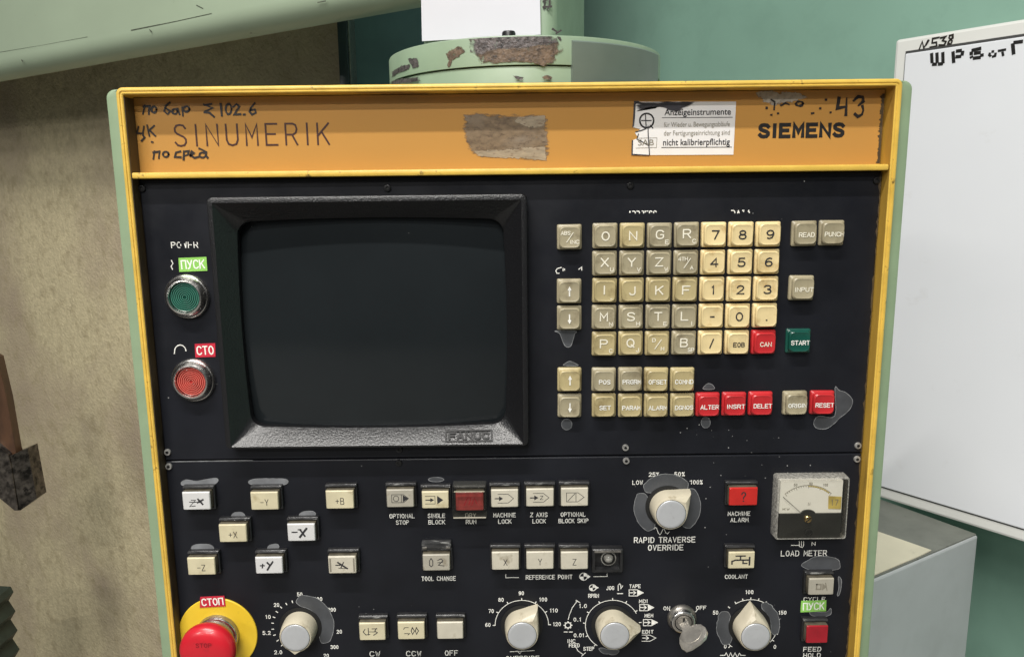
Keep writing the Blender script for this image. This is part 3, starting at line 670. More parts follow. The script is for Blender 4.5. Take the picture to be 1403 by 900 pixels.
# torn white sticker
mb = MB(); org = (840, 110, 6.925)
out = zoomed(*org, [(205, 207), (1166, 205), (1140, 708), (345, 712), (180, 710), (186, 572), (238, 548), (206, 500), (262, 466), (192, 450), (204, 350)])
mb.flat(out, YP - .00035, 'label_white', .0003)
mb2 = [(196, 200), (250, 200), (240, 216), (214, 230), (208, 340), (198, 440), (182, 448), (190, 340)]
mb.flat(zoomed(*org, mb2), YP - .00045, 'tear_shadow')  # shadow in the tear gap, painted as a black border
mb.flat(zoomed(*org, [(176, 568), (190, 572), (186, 700), (345, 710), (340, 718), (172, 714)]), YP - .00045, 'tear_shadow')
mb.stroke(zoomed(*org, circ(318, 385, 66, 68, 20)), .0011, YP - .0005, 'ink_black', closed=True)
for st in ([(305, 320), (312, 440)], [(270, 385), (360, 385)], [(330, 440), (332, 520), (338, 620), (345, 708)], [(352, 430), (375, 455)], [(310, 462), (262, 480), (215, 492)], [(240, 512), (225, 560), (338, 622)]):
    mb.stroke(zoomed(*org, st), .0007, YP - .0005, 'ink_dark')
for y_, x_ in ((358, 465), (640, 460)):
    mb.stroke(zoomed(*org, [(x_, y_), (1130 - (y_ - 358) * .03, y_ - 4)]), .00042, YP - .0005, 'ink_dark')
mb.stroke(zoomed(*org, [(215, 645), (410, 640), (415, 548), (240, 552)]), .00028, YP - .0005, 'ink_fade')
stk = mb.build('torn_label', hd)
soft_patch('black_smear_or_shadow', hd, zoomed(*org, [(200, 203), (420, 200), (640, 200), (800, 203), (770, 225), (720, 262), (640, 320), (560, 310), (480, 265), (380, 250), (260, 270), (215, 300)]), YP - .00062, 'soot', .0055)
DG = bpy.context.evaluated_depsgraph_get
def font_mesh(s, x, z, h, w, y, m, name, parent, bold=0.0):
    cu = bpy.data.curves.new('type', 'FONT'); cu.body = s; cu.size = 1; cu.align_x = 'LEFT'; cu.offset = bold
    o = bpy.data.objects.new('type', cu); COL.objects.link(o); bpy.context.view_layer.update()
    me = bpy.data.meshes.new_from_object(o.evaluated_get(DG())); bpy.data.objects.remove(o)
    xs = [v.co.x for v in me.vertices]; x0_, x1_ = min(xs), max(xs)
    for v in me.vertices:
        v.co = ((v.co.x - x0_) / (x1_ - x0_) * w + x, y, v.co.y * h / .73 + z)
    me.name = name; me.materials.clear(); me.materials.append(M[m])
    o = bpy.data.objects.new(name, me); COL.objects.link(o); o.parent = parent; return o
def font_px(s, zx0, zx1, zyb, zh, m, bold):
    a_ = zoomed(*org, [(zx0, zyb), (zx1, zyb), (zx0, zyb - zh)])
    return (s, a_[0][0], a_[0][1], a_[2][1] - a_[0][1], a_[1][0] - a_[0][0], YP - .00055, m, bold)
tm = []
for args in ((u'Anzeigeinstrumente', 485, 1115, 335, 62, 'ink_dark', .012), (u'f\u00fcr Wieder u. Bewegungsabl\u00e4ufe', 480, 1105, 446, 48, 'ink_fade', .0),
             (u'der Fertigungseinrichtung sind', 480, 1105, 526, 48, 'ink_fade', .0), (u'nicht kalibrierpflichtig', 472, 1105, 620, 62, 'ink_dark', .012), ('SAB', 235, 385, 620, 58, 'ink_fade', 0)):
    s_, x_, z_, h_, w_, y_, m_, b_ = font_px(*args)
    tm.append(font_mesh(s_, x_, z_, h_, w_, y_, m_, 'label_lettering', hd, b_))

YP = .010
# ---- black plates; the upper one has the opening for the monitor
zs = at(700, 626)[1] - ZB                              # seam
zu = zd0 - ZB - .0002
mxl, mxr = at(300, 440)[0], at(716, 440)[0]
mzt = at(500, 280)[1] - ZB; mzb = at(500, 598)[1] - ZB
def plate(name, x0, x1, z0, z1, hole=None):
    mb = MB(); b = .0009
    if not hole:
        mb.box(x0, x1, YP, YP + .003, z0, z1, 'black', b)
    else:
        hx0, hx1, hz0, hz1 = hole
        o1 = [(x0, z0), (x1, z0), (x1, z1), (x0, z1)]; i1 = [(hx0, hz0), (hx1, hz0), (hx1, hz1), (hx0, hz1)]
        sh = lambda P, d: [(x + d * (1 if k in (0, 3) else -1), z + d * (1 if k in (0, 1) else -1)) for k, (x, z) in enumerate(P)]
        mb.loft([[(x, YP + .003, z) for x, z in i1], [(x, YP + .003, z) for x, z in o1], [(x, YP + b, z) for x, z in o1], [(x, YP, z) for x, z in sh(o1, b)], [(x, YP, z) for x, z in i1], [(x, YP + .003, z) for x, z in i1]], 'black', False, False)
    return mb.build(name, cp, sharp=15)
PX = HX - IN - .0001
up = plate('upper_plate', -PX, PX, zs + .00035, zu, (mxl, mxr, mzb, mzt))
lo = plate('lower_plate', -PX, PX, .0075, zs - .00035)
mb = MB(); mb.box(-PX, PX, YP + .0032, YP + .0045, zs - .004, zs + .004, 'pit'); mb.build('backing_strip', cp)

random.seed(21)
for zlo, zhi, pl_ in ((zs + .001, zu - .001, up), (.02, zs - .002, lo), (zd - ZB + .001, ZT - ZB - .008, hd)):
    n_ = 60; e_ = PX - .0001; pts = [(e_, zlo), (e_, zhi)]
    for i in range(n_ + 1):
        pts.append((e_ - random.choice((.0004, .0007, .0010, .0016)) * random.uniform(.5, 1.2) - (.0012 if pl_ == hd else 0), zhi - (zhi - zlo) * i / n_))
    mb = MB(); mb.flat(pts, (.014 if pl_ == hd else YP) - .0002, 'grime_and_shade'); mb.build('edge_grime', pl_)
mb = MB(); mb.stroke([pa(236, 632.1), pa(290, 631.2), pa(346, 630.4)], .0005, YP - .0002, 'residue_edge'); mb.build('edge_scratch', lo)
# ---- screws
def screw(px, py, m='screw', r=.0025):
    x, z = pa(px, py); mb = MB()
    mb.lathe([(r, 0), (r, .0009), (r * .9, .0014), (r * .72, .0015), (r * .45, .0015), (r * .40, .0007)], m, n=20, mats=[m, m, m, m, 'pit', 'pit'])
    mb.build('screw', cp, (x, YP, z))
for p in ((531, 258), (195, 258.5), (863.5, 254.5), (1200.5, 247.5), (547, 615), (546.5, 633.5)): screw(*p, m='screw_dark')
for p in ((230, 619), (231.7, 638.5), (856.8, 612.8), (857.8, 630.8), (1175, 610), (1173.8, 628.5)): screw(*p)

# ---- monitor
WO, WI = .013, .0015
oc = [pa(279, 268.5, WO), pa(722.5, 267.5, WO), pa(724.5, 612.5, WO), pa(311, 614.5, WO)]
ox0 = (oc[0][0] + oc[3][0]) / 2; ox1 = (oc[1][0] + oc[2][0]) / 2; oz1 = (oc[0][1] + oc[1][1]) / 2; oz0 = (oc[2][1] + oc[3][1]) / 2
ic = [pa(328, 304, WI), pa(688, 301.5, WI), pa(692.5, 580, WI), pa(342, 583, WI)]
ix0 = (ic[0][0] + ic[3][0]) / 2; ix1 = (ic[1][0] + ic[2][0]) / 2; iz1 = (ic[0][1] + ic[1][1]) / 2; iz0 = (ic[2][1] + ic[3][1]) / 2
mcx, mcz = (ox0 + ox1) / 2, (oz0 + oz1) / 2
def rr_(x0, x1, z0, z1, r, w, n=6, bul=0.0):
    out = []
    for a_, b_ in rrect(x1 - x0, z1 - z0, r, n):
        # tube openings bulge outward slightly
        X, Z = (x1 - x0) / 2, (z1 - z0) / 2
        a2 = a_ + (a_ / X) * bul * (1 - (b_ / Z) ** 2); b2 = b_ + (b_ / Z) * bul * (1 - (a_ / X) ** 2)
        out.append(((x0 + x1) / 2 + a2 - mcx, -w, (z0 + z1) / 2 + b2 - mcz))
    return out
def dens(ring, n=8):
    out = []
    for i in range(len(ring)):
        a_, b_ = Vector(ring[i]), Vector(ring[(i + 1) % len(ring)])
        k = n if (b_ - a_).length > .02 else 1
        for j in range(k): out.append(tuple(a_.lerp(b_, j / k)))
    return out
def R8(x0, x1, z0, z1, r, w, bul=0.0):
    base = [((x0 + x1) / 2 + a_, (z0 + z1) / 2 + b_) for a_, b_ in rrect(x1 - x0, z1 - z0, r, 6)]
    out = []
    for i in range(len(base)):
        a_, b_ = Vector(base[i]), Vector(base[(i + 1) % len(base)])
        k = 8 if i % 7 == 6 else 1
        for j in range(k):
            p = a_.lerp(b_, j / k); X, Z = (x1 - x0) / 2, (z1 - z0) / 2
            u, v = (p.x - (x0 + x1) / 2) / X, (p.y - (z0 + z1) / 2) / Z
            out.append((p.x + u * bul * (1 - v * v) - mcx, -w, p.y + v * bul * (1 - u * u) - mcz))
    return out
mb = MB()
mb.loft([R8(ox0, ox1, oz0, oz1, .004, -.002), R8(ox0, ox1, oz0, oz1, .004, WO - .0016), R8(ox0 + .0004, ox1 - .0004, oz0 + .0004, oz1 - .0004, .004, WO - .0004), R8(ox0 + .0014, ox1 - .0014, oz0 + .0014, oz1 - .0014, .0035, WO),
         R8(ox0 + .0040, ox1 - .0040, oz0 + .0018, oz1 - .0040, .0012, WO), R8(ox0 + .0044, ox1 - .0044, oz0 + .0024, oz1 - .0044, .0010, WO - .0006),
         R8(ix0 - .0012, ix1 + .0012, iz0 - .0010, iz1 + .0010, .008, WI + .0015, .0022), R8(ix0, ix1, iz0, iz1, .0085, WI, .0022), R8(ix0, ix1, iz0, iz1, .0085, WI - .006, .0022)], 'bezel', False, False)
mon = mb.build('monitor', cp, (mcx, YP, mcz), sharp=22)
mb = MB(); nx, ny = 20, 16
gx = lambda i: ix0 - .004 + (ix1 - ix0 + .008) * i / nx - mcx; gz = lambda j: iz0 - .004 + (iz1 - iz0 + .008) * j / ny - mcz
def sy(i, j): u = 2 * i / nx - 1; v = 2 * j / ny - 1; return -WI + .001 + .0045 * (u * u + v * v)
idx = len(mb.v)
for j in range(ny + 1):
    for i in range(nx + 1): mb.v.append((gx(i), sy(i, j), gz(j)))
for j in range(ny):
    for i in range(nx):
        a_ = j * (nx + 1) + i; mb.f.append([a_, a_ + 1, a_ + nx + 2, a_ + nx + 1]); mb.mi.append(mb.mid('screen'))
mb.build('screen', mon)
# maker's plate moulded on the sloping lower face
fz0, fz1 = oz0 + .0024, iz0 - .001
def slope(px, py):
    """pixel to the lower sloping face: local x, y, z of the monitor"""
    for w in [WO - .0006 - i * .0002 for i in range(130)]:
        x, z = pa(px, py, w)
        t = (z - fz0) / (fz1 - fz0)
        if w <= WO - .0006 + t * (WI + .0015 - WO + .0006): return (x - mcx, -w, z - mcz)
    return (x - mcx, -w, z - mcz)
B0, B1, B2, B3 = [Vector(slope(*p)) for p in ((611, 605), (674, 604), (673.5, 589.5), (611, 590.5))]
nrm = (B1 - B0).cross(B3 - B0).normalized()
if nrm.y > 0: nrm = -nrm
class Sl(MB):
    pass
mb = MB(); t2 = MB()
text(t2, 'FANUC', .5, .5, .56, .84, 0, lw=.085, m='pit', gap=2.0)
bw, bh = (B1 - B0).length, (B3 - B0).length
t3 = MB()
text(t3, 'FANUC', bw / 2, bh / 2, bh * .56, bw * .86, 0, lw=.0015, m='pit', gap=1.8)
t3.stroke([(0, 0), (bw, 0), (bw, bh), (0, bh)], .0011, 0, 'pit', closed=True)
ex = (B1 - B0).normalized(); ez = (B3 - B0).normalized()
t3.v = [tuple(B0 + ex * v[0] + ez * v[2] + nrm * (.0007 - v[1])) for v in t3.v]
t3.build('maker_plate', mon)

# ---- keyboard
KP = .0194
k0 = at(828.5, 323.5, .0012); k1 = at(1052.5, 320.5, .0012); k2 = at(827.4, 470.3, .0012); k3 = at(1044.6, 468.2, .0012)
KPX = ((k1[0] - k0[0]) + (k3[0] - k2[0])) / 2 / 6; KPZ = ((k0[1] - k2[1]) + (k1[1] - k3[1])) / 2 / 4
KX0 = (k0[0] + k2[0]) / 2; KZ0 = (k0[1] + k1[1]) / 2 - ZB
KW = KPX - .0017; KH = KPZ - .0017
def key(x, z, m, legend, ink, sub=None, kind='letter', label=None):
    mb = MB()
    jx, jz, jt = random.uniform(-.00015, .00015), random.uniform(-.00015, .00015), random.uniform(-.0003, .0004)
    def R(w_, r, h, dz=0.0): return [(a_ + jx, -(h + jt * (h > 2e-3)), b_ * KH / KW + jz + dz) for a_, b_ in rrect(w_, w_, r, 4)]
    dz = -.0001
    mb.loft([R(KW, .0012, -.001), R(KW, .0012, .0016), R(KW - .0006, .0014, .0021), R(KW - .0024, .0022, .0028), R(.0150, .0030, .0054, dz), R(.0143, .0032, .0061, dz), R(.0136, .0031, .0064, dz), R(.0130, .0030, .00628, dz), R(.0108, .0026, .00608, dz), R(.0060, .0016, .0060, dz)], m)
    y = -(.0063 + jt)
    lw = .0009
    if kind == 'big': text(mb, legend, jx + (-.0006 if sub else .0), jz + (.0009 if sub else 0), .0056, .0049 if legend not in 'I1.-/^_' else None, y, lw=lw, m=ink)
    elif kind == 'word': text(mb, legend, jx + .0004, jz - .0008, .0028, min(.0128, .0026 * len(legend)), y, lw=.00055, m=ink, gap=1.5)
    elif kind == 'frac':
        a_, b_ = legend
        text(mb, a_, jx - .0030, jz + .0030, .0023, .0021 * len(a_), y, lw=.0005, m=ink, gap=1.3); text(mb, b_, jx + .0032, jz - .0032, .0023, .0020 * len(b_), y, lw=.0005, m=ink, gap=1.3)
        mb.stroke([(jx - .0022, jz - .0032), (jx + .0022, jz + .0032)], .0006, y, ink)
    if sub: text(mb, sub, jx + .0044, jz - .0042, .0024, .0021 * len(sub), y, lw=.0005, m=ink, gap=1.4)
    k_ = mb.build('key', cp, (x, YP, z), sharp=28, label=label)
    k_.rotation_euler = (radians(random.uniform(-1.2, 1.2)), radians(random.uniform(-.7, .7)), radians(random.uniform(-1.2, 1.2)))
    return k_
G, T_, C_, R2 = 'key_grey', 'key_tan', 'key_cream', 'key_red'
rows = [[('O',), ('N',), ('G', 'E'), ('R', 'C'), '7', '8', '9'], [('X', 'U'), ('Y', 'V'), ('Z', 'W'), ('4TH', 'A'), '4', '5', '6'],
        [('I', '.'), ('J',), ('K',), ('F',), '1', '2', '3'], [('M', 'N'), ('S', 'H'), ('T', 'E'), ('L', 'I'), '-', '0', '.'],
        [('P', 'C'), ('Q', 'J'), ('D/H',), ('B', 'SP'), '/', 'EOB', 'CAN']]
names = {'-': 'dash', '.': 'dot', '/': 'slash'}
for r, row in enumerate(rows):
    for k, e in enumerate(row):
        x = KX0 + k * KPX; z = KZ0 - r * KPZ
        if isinstance(e, tuple):
            mm = T_ if e[0] in 'JKIFPQN' and e[0] not in 'XYZ' else G
            if e[0] == 'D/H': key(x, z, T_, ('D', 'H'), 'ink_cream', None, 'frac', 'taupe key marked D/H')
            elif e[0] == '4TH': key(x, z, G, ('4TH', 'A'), 'ink_cream', None, 'frac', 'taupe key marked 4TH')
            else: key(x, z, mm, e[0], 'ink_cream', e[1] if len(e) > 1 else None, 'big', 'taupe key marked ' + e[0])
        elif e == 'CAN': key(x, z, R2, e, 'ink_cream', None, 'word', 'red key reading CAN')
        elif e == 'EOB': key(x, z, C_, e, 'ink_dark', None, 'word', 'cream key reading EOB')
        else: key(x, z, C_, e, 'ink_dark', None, 'big', 'cream key marked ' + names.get(e, e))
def key_px(px, py, *a): x, z = pa(px, py, .0012); return key(x, z, *a)
key_px(780, 325, G, ('ABS', 'INC'), 'ink_cream', None, 'frac', 'taupe key marked ABS/INC')
key_px(779.8, 398.8, G, '^', 'ink_white', None, 'big', 'taupe key with up arrow beside letter I'); key_px(779.8, 435, G, '_', 'ink_white', None, 'big', 'taupe key with down arrow beside letter M')
key_px(780, 519.7, T_, '^', 'ink_white', None, 'big', 'taupe key with up arrow beside POS'); key_px(780, 555, G, '_', 'ink_white', None, 'big', 'taupe key with down arrow beside SET')
for px, a_, b_ in ((826.9, 'POS', 'SET'), (863, 'PRGRM', 'PARAM'), (898.4, 'OFSET', 'ALARM'), (934.2, 'COMND', 'DGNOS')):
    key_px(px, 519.3, T_ if px > 890 else G, a_, 'ink_white', None, 'word', 'taupe key reading ' + a_); key_px(px, 554.5, T_, b_, 'ink_white', None, 'word', 'yellowed taupe key reading ' + b_)
for px, py, s_ in ((969, 553.6, 'ALTER'), (1005.2, 552.8, 'INSRT'), (1041.3, 552.2, 'DELET'), (1125.3, 551, 'RESET')): key_px(px, py, R2, s_, 'ink_white', None, 'word', 'red key reading ' + s_)
key_px(1088.5, 551.5, G, 'ORIGIN', 'ink_white', None, 'word', 'taupe key reading ORIGIN')
key_px(1093, 466.3, 'key_green', 'START', 'ink_white', None, 'word', 'dark green key reading START')
key_px(1097.3, 394.3, G, 'INPUT', 'ink_cream', None, 'word', 'taupe key reading INPUT')
key_px(1101, 320, G, 'READ', 'ink_cream', None, 'word', 'taupe key reading READ'); key_px(1138.7, 319.2, G, 'PUNCH', 'ink_cream', None, 'word', 'taupe key reading PUNCH')

# ---- printed legends
def legend(plate_, lines, label, **kw):
    mb = MB()
    for s_, px, py, h, w in lines: word(mb, s_, px, py, h, w, **kw)
    return mb.build('printed_legend', plate_, (0, 0, 0), label=label)
def marks(plate_, strokes, lw, label, m='ink_white', name='printed_symbol'):
    mb = MB()
    for st in strokes:
        pts = [pa(*p) for p in st]; cl = len(st) > 3 and st[0] == st[-1]
        mb.stroke(pts, lw, YP - .00015, m, closed=cl)
    return mb.build(name, plate_, label=label)
LW = .00052
legend(up, [('POWER', 253, 335.7, 7.5, 36)], 'worn white word POWER', lw=.00058, wear=.22)
marks(up, [[(235, 357), (237, 361), (234.5, 365), (236.5, 369)]], .0006, 'worn white mark')
marks(up, [[(239 + 0 * t, 484) if t == 0 else (247 - 8 * cos(radians(t * 18 + 8)), 482 - 9.5 * sin(radians(t * 18 + 8))) for t in range(0, 10)]], .0007, 'worn white arc')
legend(up, [('ADDRESS', 880, 293, 7, 38)], 'almost worn away word ADDRESS', lw=.0007, top=.62, wear=.35)
legend(up, [('DATA', 1015, 292.5, 8, 26)], 'almost worn away word DATA', lw=.0007, top=.55, wear=.3)
marks(up, [[(769, 366.5), (763.5, 368), (761.5, 371), (763, 374.5), (766, 374.5)], [(771.5, 368), (771.5, 371)], [(773.5, 368.5), (773.5, 370)], [(793, 369), (797, 366), (797, 370)]], .0006, 'worn remains of a white word')
for a_, b_, px, w1, w2 in (('OPTIONAL', 'STOP', 551, 34, 17), ('SINGLE', 'BLOCK', 598, 23, 22), ('DRY', 'RUN', 645, 14, 13.5), ('MACHINE', 'LOCK', 691.3, 30, 17.5), ('Z AXIS', 'LOCK', 738.3, 23, 17.5), ('OPTIONAL', 'BLOCK SKIP', 785.3, 33.5, 40)):
    y1 = 706.5 - (px - 551) * .0095
    legend(lo, [(a_, px, y1, 5.6, w1), (b_, px + .4, y1 + 8.7, 5.6, w2)], 'white words ' + a_ + ' ' + b_, lw=LW, gap=1.7)
legend(lo, [('TOOL CHANGE', 601, 792, 5.8, 46)], 'white words TOOL CHANGE', lw=LW, wear=.06)
legend(lo, [('REFERENCE POINT', 752.3, 790, 5.8, 63)], 'white words REFERENCE POINT', lw=LW)
marks(lo, [[(692.9, 786.5), (692.9, 790.8), (710.5, 790.6)], [(813.6, 789.3), (831.8, 789.2), (831.8, 785.5)]], .0005, 'white bracket lines')
def target_symbol(px, py, r):
    mb = MB(); x, z = pa(px, py); q = ppm(px, py); r = r / q
    mb.stroke(arc(x, z, r, 0, 360, 16), .0006, YP - .00015, 'ink_white', closed=True)
    mb.flat([(x, z)] + arc(x, z, r, 0, 90, 6), YP - .0002, 'ink_white'); mb.flat([(x, z)] + arc(x, z, r, 180, 270, 6), YP - .0002, 'ink_white')
    mb.stroke([(x + r * 1.1, z), (x + r * 1.6, z)], .0006, YP - .00015, 'ink_white')
    mb.flat([(x + r * 1.1, z + r * .5), (x + r * 1.1, z - r * .5), (x + r * 1.75, z)], YP - .00025, 'ink_white')
    mb.build('printed_symbol', lo, label='white target symbol')
target_symbol(799.6, 789.3, 5.4); target_symbol(812, 804.5, 4.6)
legend(lo, [('RAPID TRAVERSE', 910.6, 739, 7.4, 83), ('OVERRIDE', 912, 749.6, 7.4, 47.5)], 'white words RAPID TRAVERSE OVERRIDE', lw=.00066)
legend(lo, [('LOW', 873.5, 660.6, 5.4, 13.5), ('25%', 895.9, 649.6, 5.4, 13.5), ('50%', 931, 649.2, 5.4, 13.5), ('100%', 954.2, 660.2, 5.4, 16)], 'white scale LOW 25% 50% 100%', lw=.0005)
marks(lo, [[(896, 724), (897.5, 722), (899.5, 723), (902, 730), (904, 732), (906, 730), (908, 725), (910, 724.5), (912, 729), (914.5, 731), (917, 728)]], .0005, 'white wavy line')
legend(lo, [('MACHINE', 1012.5, 703.2, 5.4, 30), ('ALARM', 1013, 711.8, 5.4, 24)], 'white words MACHINE ALARM', lw=LW)
legend(lo, [('LOAD METER', 1101.3, 757.4, 7.3, 62)], 'white words LOAD METER', lw=.0006)
marks(lo, [[(1084, 746.5), (1094, 746.5)], [(1095, 741), (1095, 748), (1099, 749.5), (1101, 747), (1101, 741)], [(1098, 741), (1098, 747.5)]], .0005, 'white spindle symbol')
legend(lo, [('N', 1114.6, 744.3, 4.5, 4.5)], 'white letter N', lw=.0005)
legend(lo, [('COOLANT', 1008.8, 789.4, 5.2, 30.5)], 'white word COOLANT', lw=LW)
legend(lo, [('ON', 913.4, 832.7, 5, 8.2)], 'white word ON', lw=LW); legend(lo, [('OFF', 960.7, 831.9, 5, 13)], 'white word OFF', lw=LW)
marks(lo, [[(917, 835), (919, 837.5)], [(955, 835), (953, 837.5)]], .0006, 'white lock ticks')
legend(lo, [('CYCLE', 1115.8, 820.2, 5.6, 29)], 'white word CYCLE half hidden by green sticker', lw=.0006)
legend(lo, [('FEED', 1112.8, 888.6, 6, 23.5), ('HOLD', 1112.4, 897, 6, 23)], 'white words FEED HOLD', lw=.0006)
legend(lo, [('CW', 513.7, 895, 7, 13.5)], 'white letters CW', lw=.0006); legend(lo, [('CCW', 566.8, 894.6, 7, 20)], 'white letters CCW', lw=.0006); legend(lo, [('OFF', 618.5, 893.8, 7, 17)], 'white word OFF below right button', lw=.0006)
legend(lo, [('OVERRIDE', 716, 901.5, 7.4, 45)], 'white word OVERRIDE', lw=.0006)
marks(lo, [[(699, 892), (732, 890.5)], [(709, 891.5), (712, 894.5), (715, 891)]], .0005, 'white underline tick')

# ---- illuminated push buttons
CH = .0095                                          # cap height
def icon(mb, kind, cx, cz, w, h, y):
    ink = 'ink_dark'; l = .0004
    S = lambda pts, lw=l, m=ink, cl=False: mb.stroke([(cx + a_ * w / 2, cz + b_ * h / 2) for a_, b_ in pts], lw, y, m, closed=cl)
    def F(pts, m=ink): mb.flat([(cx + a_ * w / 2, cz + b_ * h / 2) for a_, b_ in pts], y, m)
    pent = [(-.62, .45), (.25, .45), (.62, 0), (.25, -.45), (-.62, -.45)]
    if kind == 'optstop': S(pent + pent[:1], cl=True); S([(-.3 + .2 * cos(t), .32 * sin(t)) for t in [i * .628 for i in range(11)]]); F([(.2, .4), (.6, 0), (.2, -.4)]); S([(.1, .45), (.1, -.45)])
    if kind == 'single': S([(-.75, .45), (-.02, .45), (-.02, -.45), (-.75, -.45)]); S([(-.7, 0), (-.3, 0)], .0008); F([(-.38, .25), (-.08, 0), (-.38, -.25)]); F([(.14, .5), (.6, 0), (.14, -.5)])
    if kind == 'mlock': S([(-.5, .5), (.25, .5), (.65, 0), (.25, -.5), (-.5, -.5)]); S([(-.7, 0), (-.35, 0)], .0008); F([(-.42, .28), (-.12, 0), (-.42, -.28)])
    if kind == 'zlock': S([(-.5, .5), (.25, .5), (.65, 0), (.25, -.5), (-.5, -.5)]); S([(-.7, 0), (-.35, 0)], .0008); F([(-.42, .28), (-.12, 0), (-.42, -.28)]); S([(.02, .2), (.22, .2), (.02, -.2), (.22, -.2)])
    if kind == 'skip': S([(-.6, .5), (.25, .5), (.7, 0), (.25, -.5), (-.6, -.5), (-.6, .5)], cl=True); S([(.1, .5), (.1, -.5)]); S([(-.5, -.4), (.02, .4)])
    if kind == 'tool': S([(-.5, -.3), (-.5, .25), (-.38, .55), (-.26, .25), (-.26, -.3), (-.38, -.5), (-.5, -.3)], .0006); S([(.12, .3), (.35, .5), (.5, .25), (.15, -.3), (.55, -.4)], .0006); S([(.1, .0), (.45, .05)], .0005)
    if kind == 'tap': S([(-.75, -.4), (-.75, -.1), (-.5, .05), (.55, .05)], .0012); S([(-.1, .05), (-.1, .55)], .0011); S([(-.45, .55), (.25, .55)], .001); S([(.6, .35), (.6, -.5)], .0013); S([(.1, .05), (.1, -.35), (.4, -.35)], .001)
    if kind == 'cw': S([(-.55, .3), (-.7, 0), (-.5, -.35), (-.2, -.3)], .0006); S([(-.3, .4), (-.3, -.35)], .0006); S([(.0, .35), (.35, .35)], .0006); S([(.35, .4), (.2, .1), (.4, -.1), (.1, -.4)], .0006); S([(-.3, 0), (.25, 0)], .0004)
    if kind == 'ccw': S([(-.5, -.3), (-.1, -.3), (-.25, -.45)], .0006); S([(-.55, .2), (-.5, .4), (-.2, .4)], .0005); S([(.1, .4), (.0, 0), (.1, -.4), (.25, 0), (.1, .4)], .0006); S([(.4, .4), (.32, 0), (.4, -.4), (.55, 0), (.4, .4)], .0006)
    if kind == 'cycle': S([(-.4, .3), (-.05, .3), (-.05, -.3), (-.4, -.3), (-.4, .3)], .0011, 'ink_fade'); F([(.05, .45), (.45, 0), (.05, -.45)], 'ink_fade'); S([(.3, .45), (.45, -.4)], .0008, 'ink_fade')
    if kind == 'alarm': text(mb, '?', cx, cz, h * .5, None, y, lw=.0009, m='ink_dark')
    if kind == 'dry': S([(-.4, -.4), (-.15, .4), (.1, .4), (-.05, -.35)], .0007, 'cap_deepred'); S([(.15, -.4), (.35, .4), (.5, -.2)], .0007, 'cap_deepred')
    if kind == 'wornx': S([(-.85, .7), (-.85, -.7)], .0012, 'ink_fade'); S([(.85, .7), (.85, -.7)], .0012, 'ink_fade'); S([(-.3, .3), (.35, -.4)], .0012); S([(.1, .3), (-.1, -.3)], .0008); S([(-.45, 0), (-.15, 0)], .0008); S([(-.25, -.35), (.4, -.4)], .0005)
    if kind == 'zplus': S([(-.35, .1), (-.05, .1), (-.5, -.6), (-.1, -.55)], .0006); S([(-.5, -.1), (.4, -.15)], .0006); S([(.15, .2), (.45, -.35)], .0013); S([(.5, .15), (.1, -.15)], .0013)
    if kind == 'yplus': S([(-.62, .0), (-.35, .0)], .0010); S([(-.45, .15), (-.5, -.25)], .0010); S([(-.1, .35), (.1, .0), (.3, .45)], .0013); S([(.1, .05), (-.12, -.5)], .0014)
    if kind == 'xminus': S([(-.65, .05), (-.3, .05)], .0010); S([(-.1, -.5), (.4, .45)], .0016); S([(-.05, .3), (.25, -.4)], .0013); S([(-.2, .35), (.0, .38)], .0008)
    if kind.startswith('t:'): text(mb, kind[2:], cx, cz - h * .08, h * .34, None, y, lw=.00048, m='ink_dark')
def button(px, py, wpx, hpx, m, kind=None, label=None, flip=False, frame_h=.0022, worn_top=True):
    q = ppm(px, py, CH); x, z = pa(px, py, CH); w = wpx / q; h = hpx / q
    fw, fh = w + .0032, h + .0046
    mb = MB()
    def R(a_, b_, r, hh, dz=0.0): return [(u_, -hh, v_ + dz) for u_, v_ in rrect(a_, b_, r, 3)]
    # black frame with a collar round the cap
    mb.loft([R(fw, fh, .0006, 0, .0004), R(fw, fh, .0006, frame_h * 1.6, .0004), R(fw - .0006, fh - .0006, .0006, frame_h * 1.6 + .0004, .0004), R(w + .0012, h + .0014, .0005, frame_h * 1.6 + .0004), R(w + .0012, h + .0014, .0005, frame_h)], 'btn_black')
    # hinge bar along the top edge
    mb.box(-fw / 2 + .0004, fw / 2 - .0004, -frame_h * 1.6 - .0016, -frame_h * 1.6 - .0001, h / 2 + .0012, h / 2 + .0024, 'hinge', .0003)
    b = mb.build('push_button', cp, (x, YP, z), label=label)
    mb = MB()
    mb.loft([R(w + .0004, h + .0004, .0005, frame_h), R(w + .0002, h + .0002, .0005, CH - .0012), R(w - .0003, h - .0003, .0007, CH - .0003), R(w - .0009, h - .0009, .0008, CH)], m, mats=['btn_side', m, m])
    if kind: icon(mb, kind, 0, 0, w, h, -CH - .00004)
    mb.build('button_cap', b)
    return b, w, h
button(268.8, 686.2, 37.5, 25.5, 'cap_white', 'zplus', 'button handwritten Z+')
button(362.2, 686.2, 37.5, 25.5, 'cap_cream', 't:-Y', 'button marked -Y')
button(465.4, 684.5, 38, 26, 'cap_cream', 't:+B', 'button marked +B')
button(318.8, 730.5, 37.5, 25.5, 'cap_cream', 't:+X', 'button marked +X')
button(412.6, 729.3, 37.5, 25, 'cap_white', 'xminus', 'button handwritten -X')
button(275.6, 775.7, 37.5, 25, 'cap_cream', 't:-Z', 'button marked -Z')
button(368.4, 774.4, 37, 24, 'cap_white', 'yplus', 'white button handwritten +Y')
button(468.8, 773.7, 38, 25, 'cap_grey', 'wornx', 'button with worn scribbled mark')
button(548.2, 682.7, 37, 25.5, 'cap_dull', 'optstop', 'greyed button above OPTIONAL STOP')
